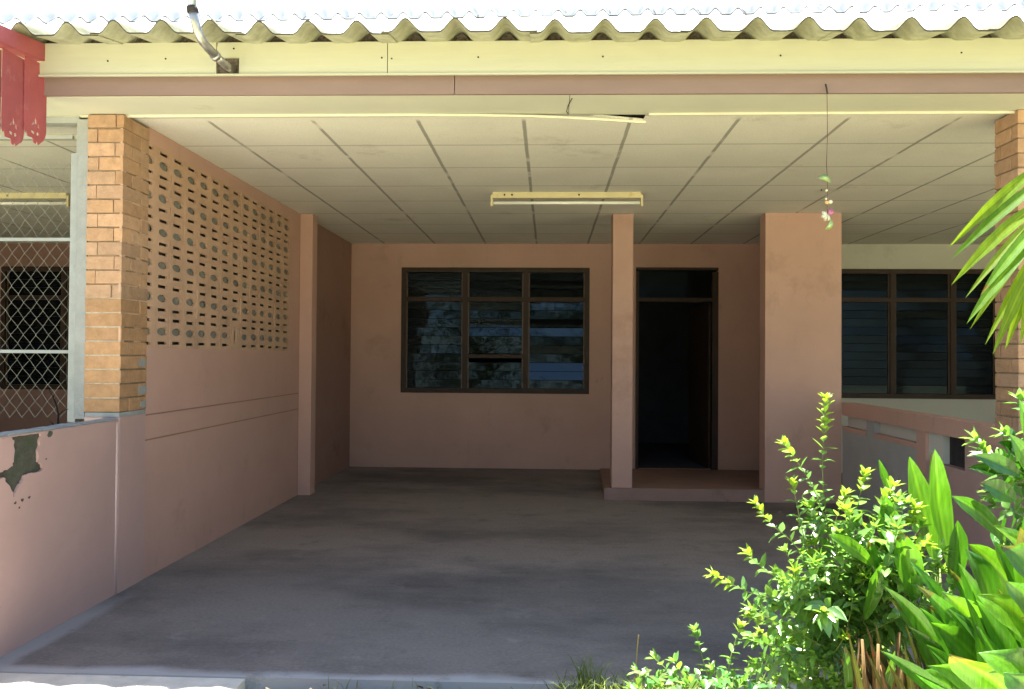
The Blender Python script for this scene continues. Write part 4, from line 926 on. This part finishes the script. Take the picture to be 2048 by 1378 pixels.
# palm at the right border, one frond arching into the picture
r = random.Random(71)
pm = empty('palm', (1.95, 2.35, 0), label='yellow green palm frond arching in from the upper right', cat='palm')
yP = 2.35
tr = MB(True); tr.tube([(1.95, 2.35, -0.05), (1.94, 2.36, 0.5), (1.90, 2.36, 0.95)], [0.035, 0.028, 0.02], 10, t=(.9, 1, .8)); tr.build('trunk', 'stem', pm)
ra = [Vector((1.90, 2.36, 0.93)), Vector((1.86, 2.35, 1.45)), Vector((1.75, 2.34, 1.80)), Vector((1.60, 2.33, 1.95)), P(2130, 300, yP), P(2085, 400, yP), P(2068, 480, yP)]
tr = MB(True); tr.tube(ra, [0.011, 0.009, 0.007, 0.005, 0.004, 0.003, 0.002], 6, t=(1.5, 1.3, .7)); tr.build('rachis', 'stem', pm)
mb = MB(True)
for (b0, t0, wpx, dy, bow) in (((2100, 318), (1896, 497), 30, 0.0, .05), ((2100, 350), (1901, 520), 30, .05, .05), ((2095, 395), (1902, 571), 32, -.04, .07), ((2095, 410), (1930, 597), 22, .05, .04), ((2090, 420), (1966, 588), 22, .02, .03), ((2085, 440), (1960, 592), 28, -.03, .05),
    ((2085, 455), (1933, 648), 34, 0, .04), ((2080, 460), (1939, 660), 20, .04, .03), ((2085, 480), (1970, 690), 22, .03, .02), ((2080, 500), (1985, 710), 30, -.02, .03), ((2075, 520), (2010, 700), 26, .05, .02), ((2120, 330), (2010, 420), 26, .1, .03), ((2075, 510), (2040, 690), 24, .03, 0)):
    B_ = P(*b0, yP+dy*.5); T_ = P(*t0, yP+dy-0.05)
    strap(mb, B_, T_, wpx*0.78*yP/F, tn(r, (1.75, 1.3, .6) if r.random() < .65 else (1.1, 1.1, .7), .85, 1.15), bow=bow*0.55, bowdir=Vector((-.35, -.1, .9)), wmax=.45, fold=.1, twist=r.uniform(-.5, .5), nrm=Vector((r.uniform(-.5, .3), -1, r.uniform(.2, .7))))
mb.build('leaflet', 'palmleaf', pm, recalc=False)
mb = MB(True)
for k in range(5):     # other fronds, out of the picture
    a = R(-60+k*55); dirv = Vector((math.cos(a), math.sin(a)*.6, 0)); pts = [Vector((1.90, 2.36, .93))+dirv*t_*1.1+Vector((0, 0, .9*t_-1.1*t_*t_)) for t_ in (0, .3, .6, .9)]
    if dirv.x < 0.2: continue
    mb.tube(pts, [.009, .007, .004, .002], 5, t=(1.5, 1.3, .7))
    for q in range(14):
        t_ = .25+.65*q/14; c = Vector((1.90, 2.36, .93))+dirv*t_*1.1+Vector((0, 0, .9*t_-1.1*t_*t_))
        for s_ in (-1, 1): strap(mb, c, c+dirv*.2+Vector((-dirv.y, dirv.x, 0))*s_*.22+Vector((0, 0, -.14)), .035, tn(r, (1.5, 1.35, .8)), seg=6, nrm=Vector((0, 0, 1)))
mb.build('frond', 'palmleaf', pm, recalc=False)
# grass tufts
r = random.Random(81); mb = MB(True)
def blade(c, h, lean, t):
    d = Vector((r.gauss(0, lean), r.gauss(0, lean), 1)).normalized(); sd_ = Vector((r.uniform(-1, 1), r.uniform(-1, 1), 0)).normalized()*r.uniform(.0012, .0026)
    p0 = c; p1 = c+d*h*.5; p2 = c+d*h*.8+Vector((d.x, d.y, 0))*h*.4; p3 = c+d*h+Vector((d.x, d.y, -.1))*h*.9
    mb.face([p0-sd_, p0+sd_, p1+sd_*.9, p1-sd_*.9], t); mb.face([p1-sd_*.9, p1+sd_*.9, p2+sd_*.6, p2-sd_*.6], t); mb.face([p2-sd_*.6, p2+sd_*.6, p3], t)
for k in range(700):
    u = r.random()**0.7; xx = 0.02+0.62*u+r.gauss(0, .03)
    c = Vector((xx, 3.365-abs(r.gauss(0, .09)), -0.01)); blade(c, r.uniform(.03, .09)*(1.0+.6*u), .45, tn(r, r.choice(((1, 1, 1), (1.6, 1.4, 1), (.5, .6, .6)))))
for k in range(45): blade(Vector((0.16+r.gauss(0, .03), 3.36, -0.01)), r.uniform(.1, .17), .15, tn(r, (.9, 1, 1)))
for k in range(2500): blade(Vector((r.uniform(-.9, 2.4), r.uniform(1.3, 3.38), -0.03)), r.uniform(.02, .07), .4, tn(r, r.choice(((1, 1, 1), (1.5, 1.3, 1), (1.5, 1.0, .8)))))
mb.build('grass', 'grass', recalc=False, kind='stuff')
# fallen dry leaves along the slab edge
r = random.Random(91)
mb = MB(True)
for k in range(50):
    c = Vector((r.uniform(-1.1, 2.2), r.uniform(3.1, 3.36), -0.01+r.uniform(0, .01))); leaf(mb, c, Vector((r.gauss(0, 1), r.gauss(0, 1), .1)), Vector((0, 0, 1)), r.uniform(.02, .05), .016, tn(r, (.8, .7, .6), .3, 1.1), droop=0)
mb.build('leaf_litter', 'dry', recalc=False, kind='stuff')
# ---------------------------------------------------------------- trees across the yard: they stand behind the viewer and show in the window glass
def tree(cx, cy_, h, rad, seed, lab):
    r = random.Random(seed); root = empty('tree', (cx, cy_, 0), label=lab, cat='tree', group='trees across the yard')
    t = MB(); t.tube([(cx, cy_, -.1), (cx+.1, cy_, h*.35), (cx-.05, cy_+.1, h*.6)], [.22, .16, .09], 9)
    for k in range(7):
        a = k*.9; t.tube([(cx+.05, cy_, h*(.3+.04*k)), (cx+math.cos(a)*rad*.5, cy_+math.sin(a)*rad*.5, h*(.5+.05*k)), (cx+math.cos(a)*rad*.8, cy_+math.sin(a)*rad*.8, h*(.6+.05*k))], [.08, .05, .02], 6)
    t.build('trunk', 'bark', root)
    mb = MB(True)
    cl_ = [Vector((cx+r.gauss(0, rad*.45), cy_+r.gauss(0, rad*.45), h*r.uniform(.12, 1))) for _ in range(40)]
    for c in cl_:
        for q in range(220):
            p_ = c+rv(r)*rad*.19; d = rv(r); leaf(mb, p_, d, Vector((0, 0, 1)), r.uniform(.11, .2), .09, tn(r, r.choice(((.3, .3, .3), (.3, .3, .3), (.25, .25, .3), (.4, .4, .35), (1.8, 2.0, 1.6))), .5, 1.5), seg=2)  # most leaves tinted dark as if shaded, a few bright as sun glints
    mb.build('crown', 'treeleaf', root, recalc=False)
tree(-7.5, -10, 6.0, 3.2, 1, 'bushy tree across the yard to the left')
tree(4.6, -14, 5.0, 2.6, 9, 'round bushy tree between the lowest tree and the right hand trees')
tree(-2.6, -12, 5.2, 2.6, 2, 'lower bushy tree left of the middle of the yard')
tree(1.4, -13, 4.2, 2.6, 3, 'lowest bushy tree across the yard, straight opposite the carport')
tree(-13, -13, 7.5, 3.6, 4, 'bushy tree across the yard at far left')
tree(7.0, -12, 6.5, 3.2, 6, 'bushy tree across the yard to the right')
tree(13.0, -11, 7.5, 3.6, 7, 'tall bushy tree across the yard at far right')
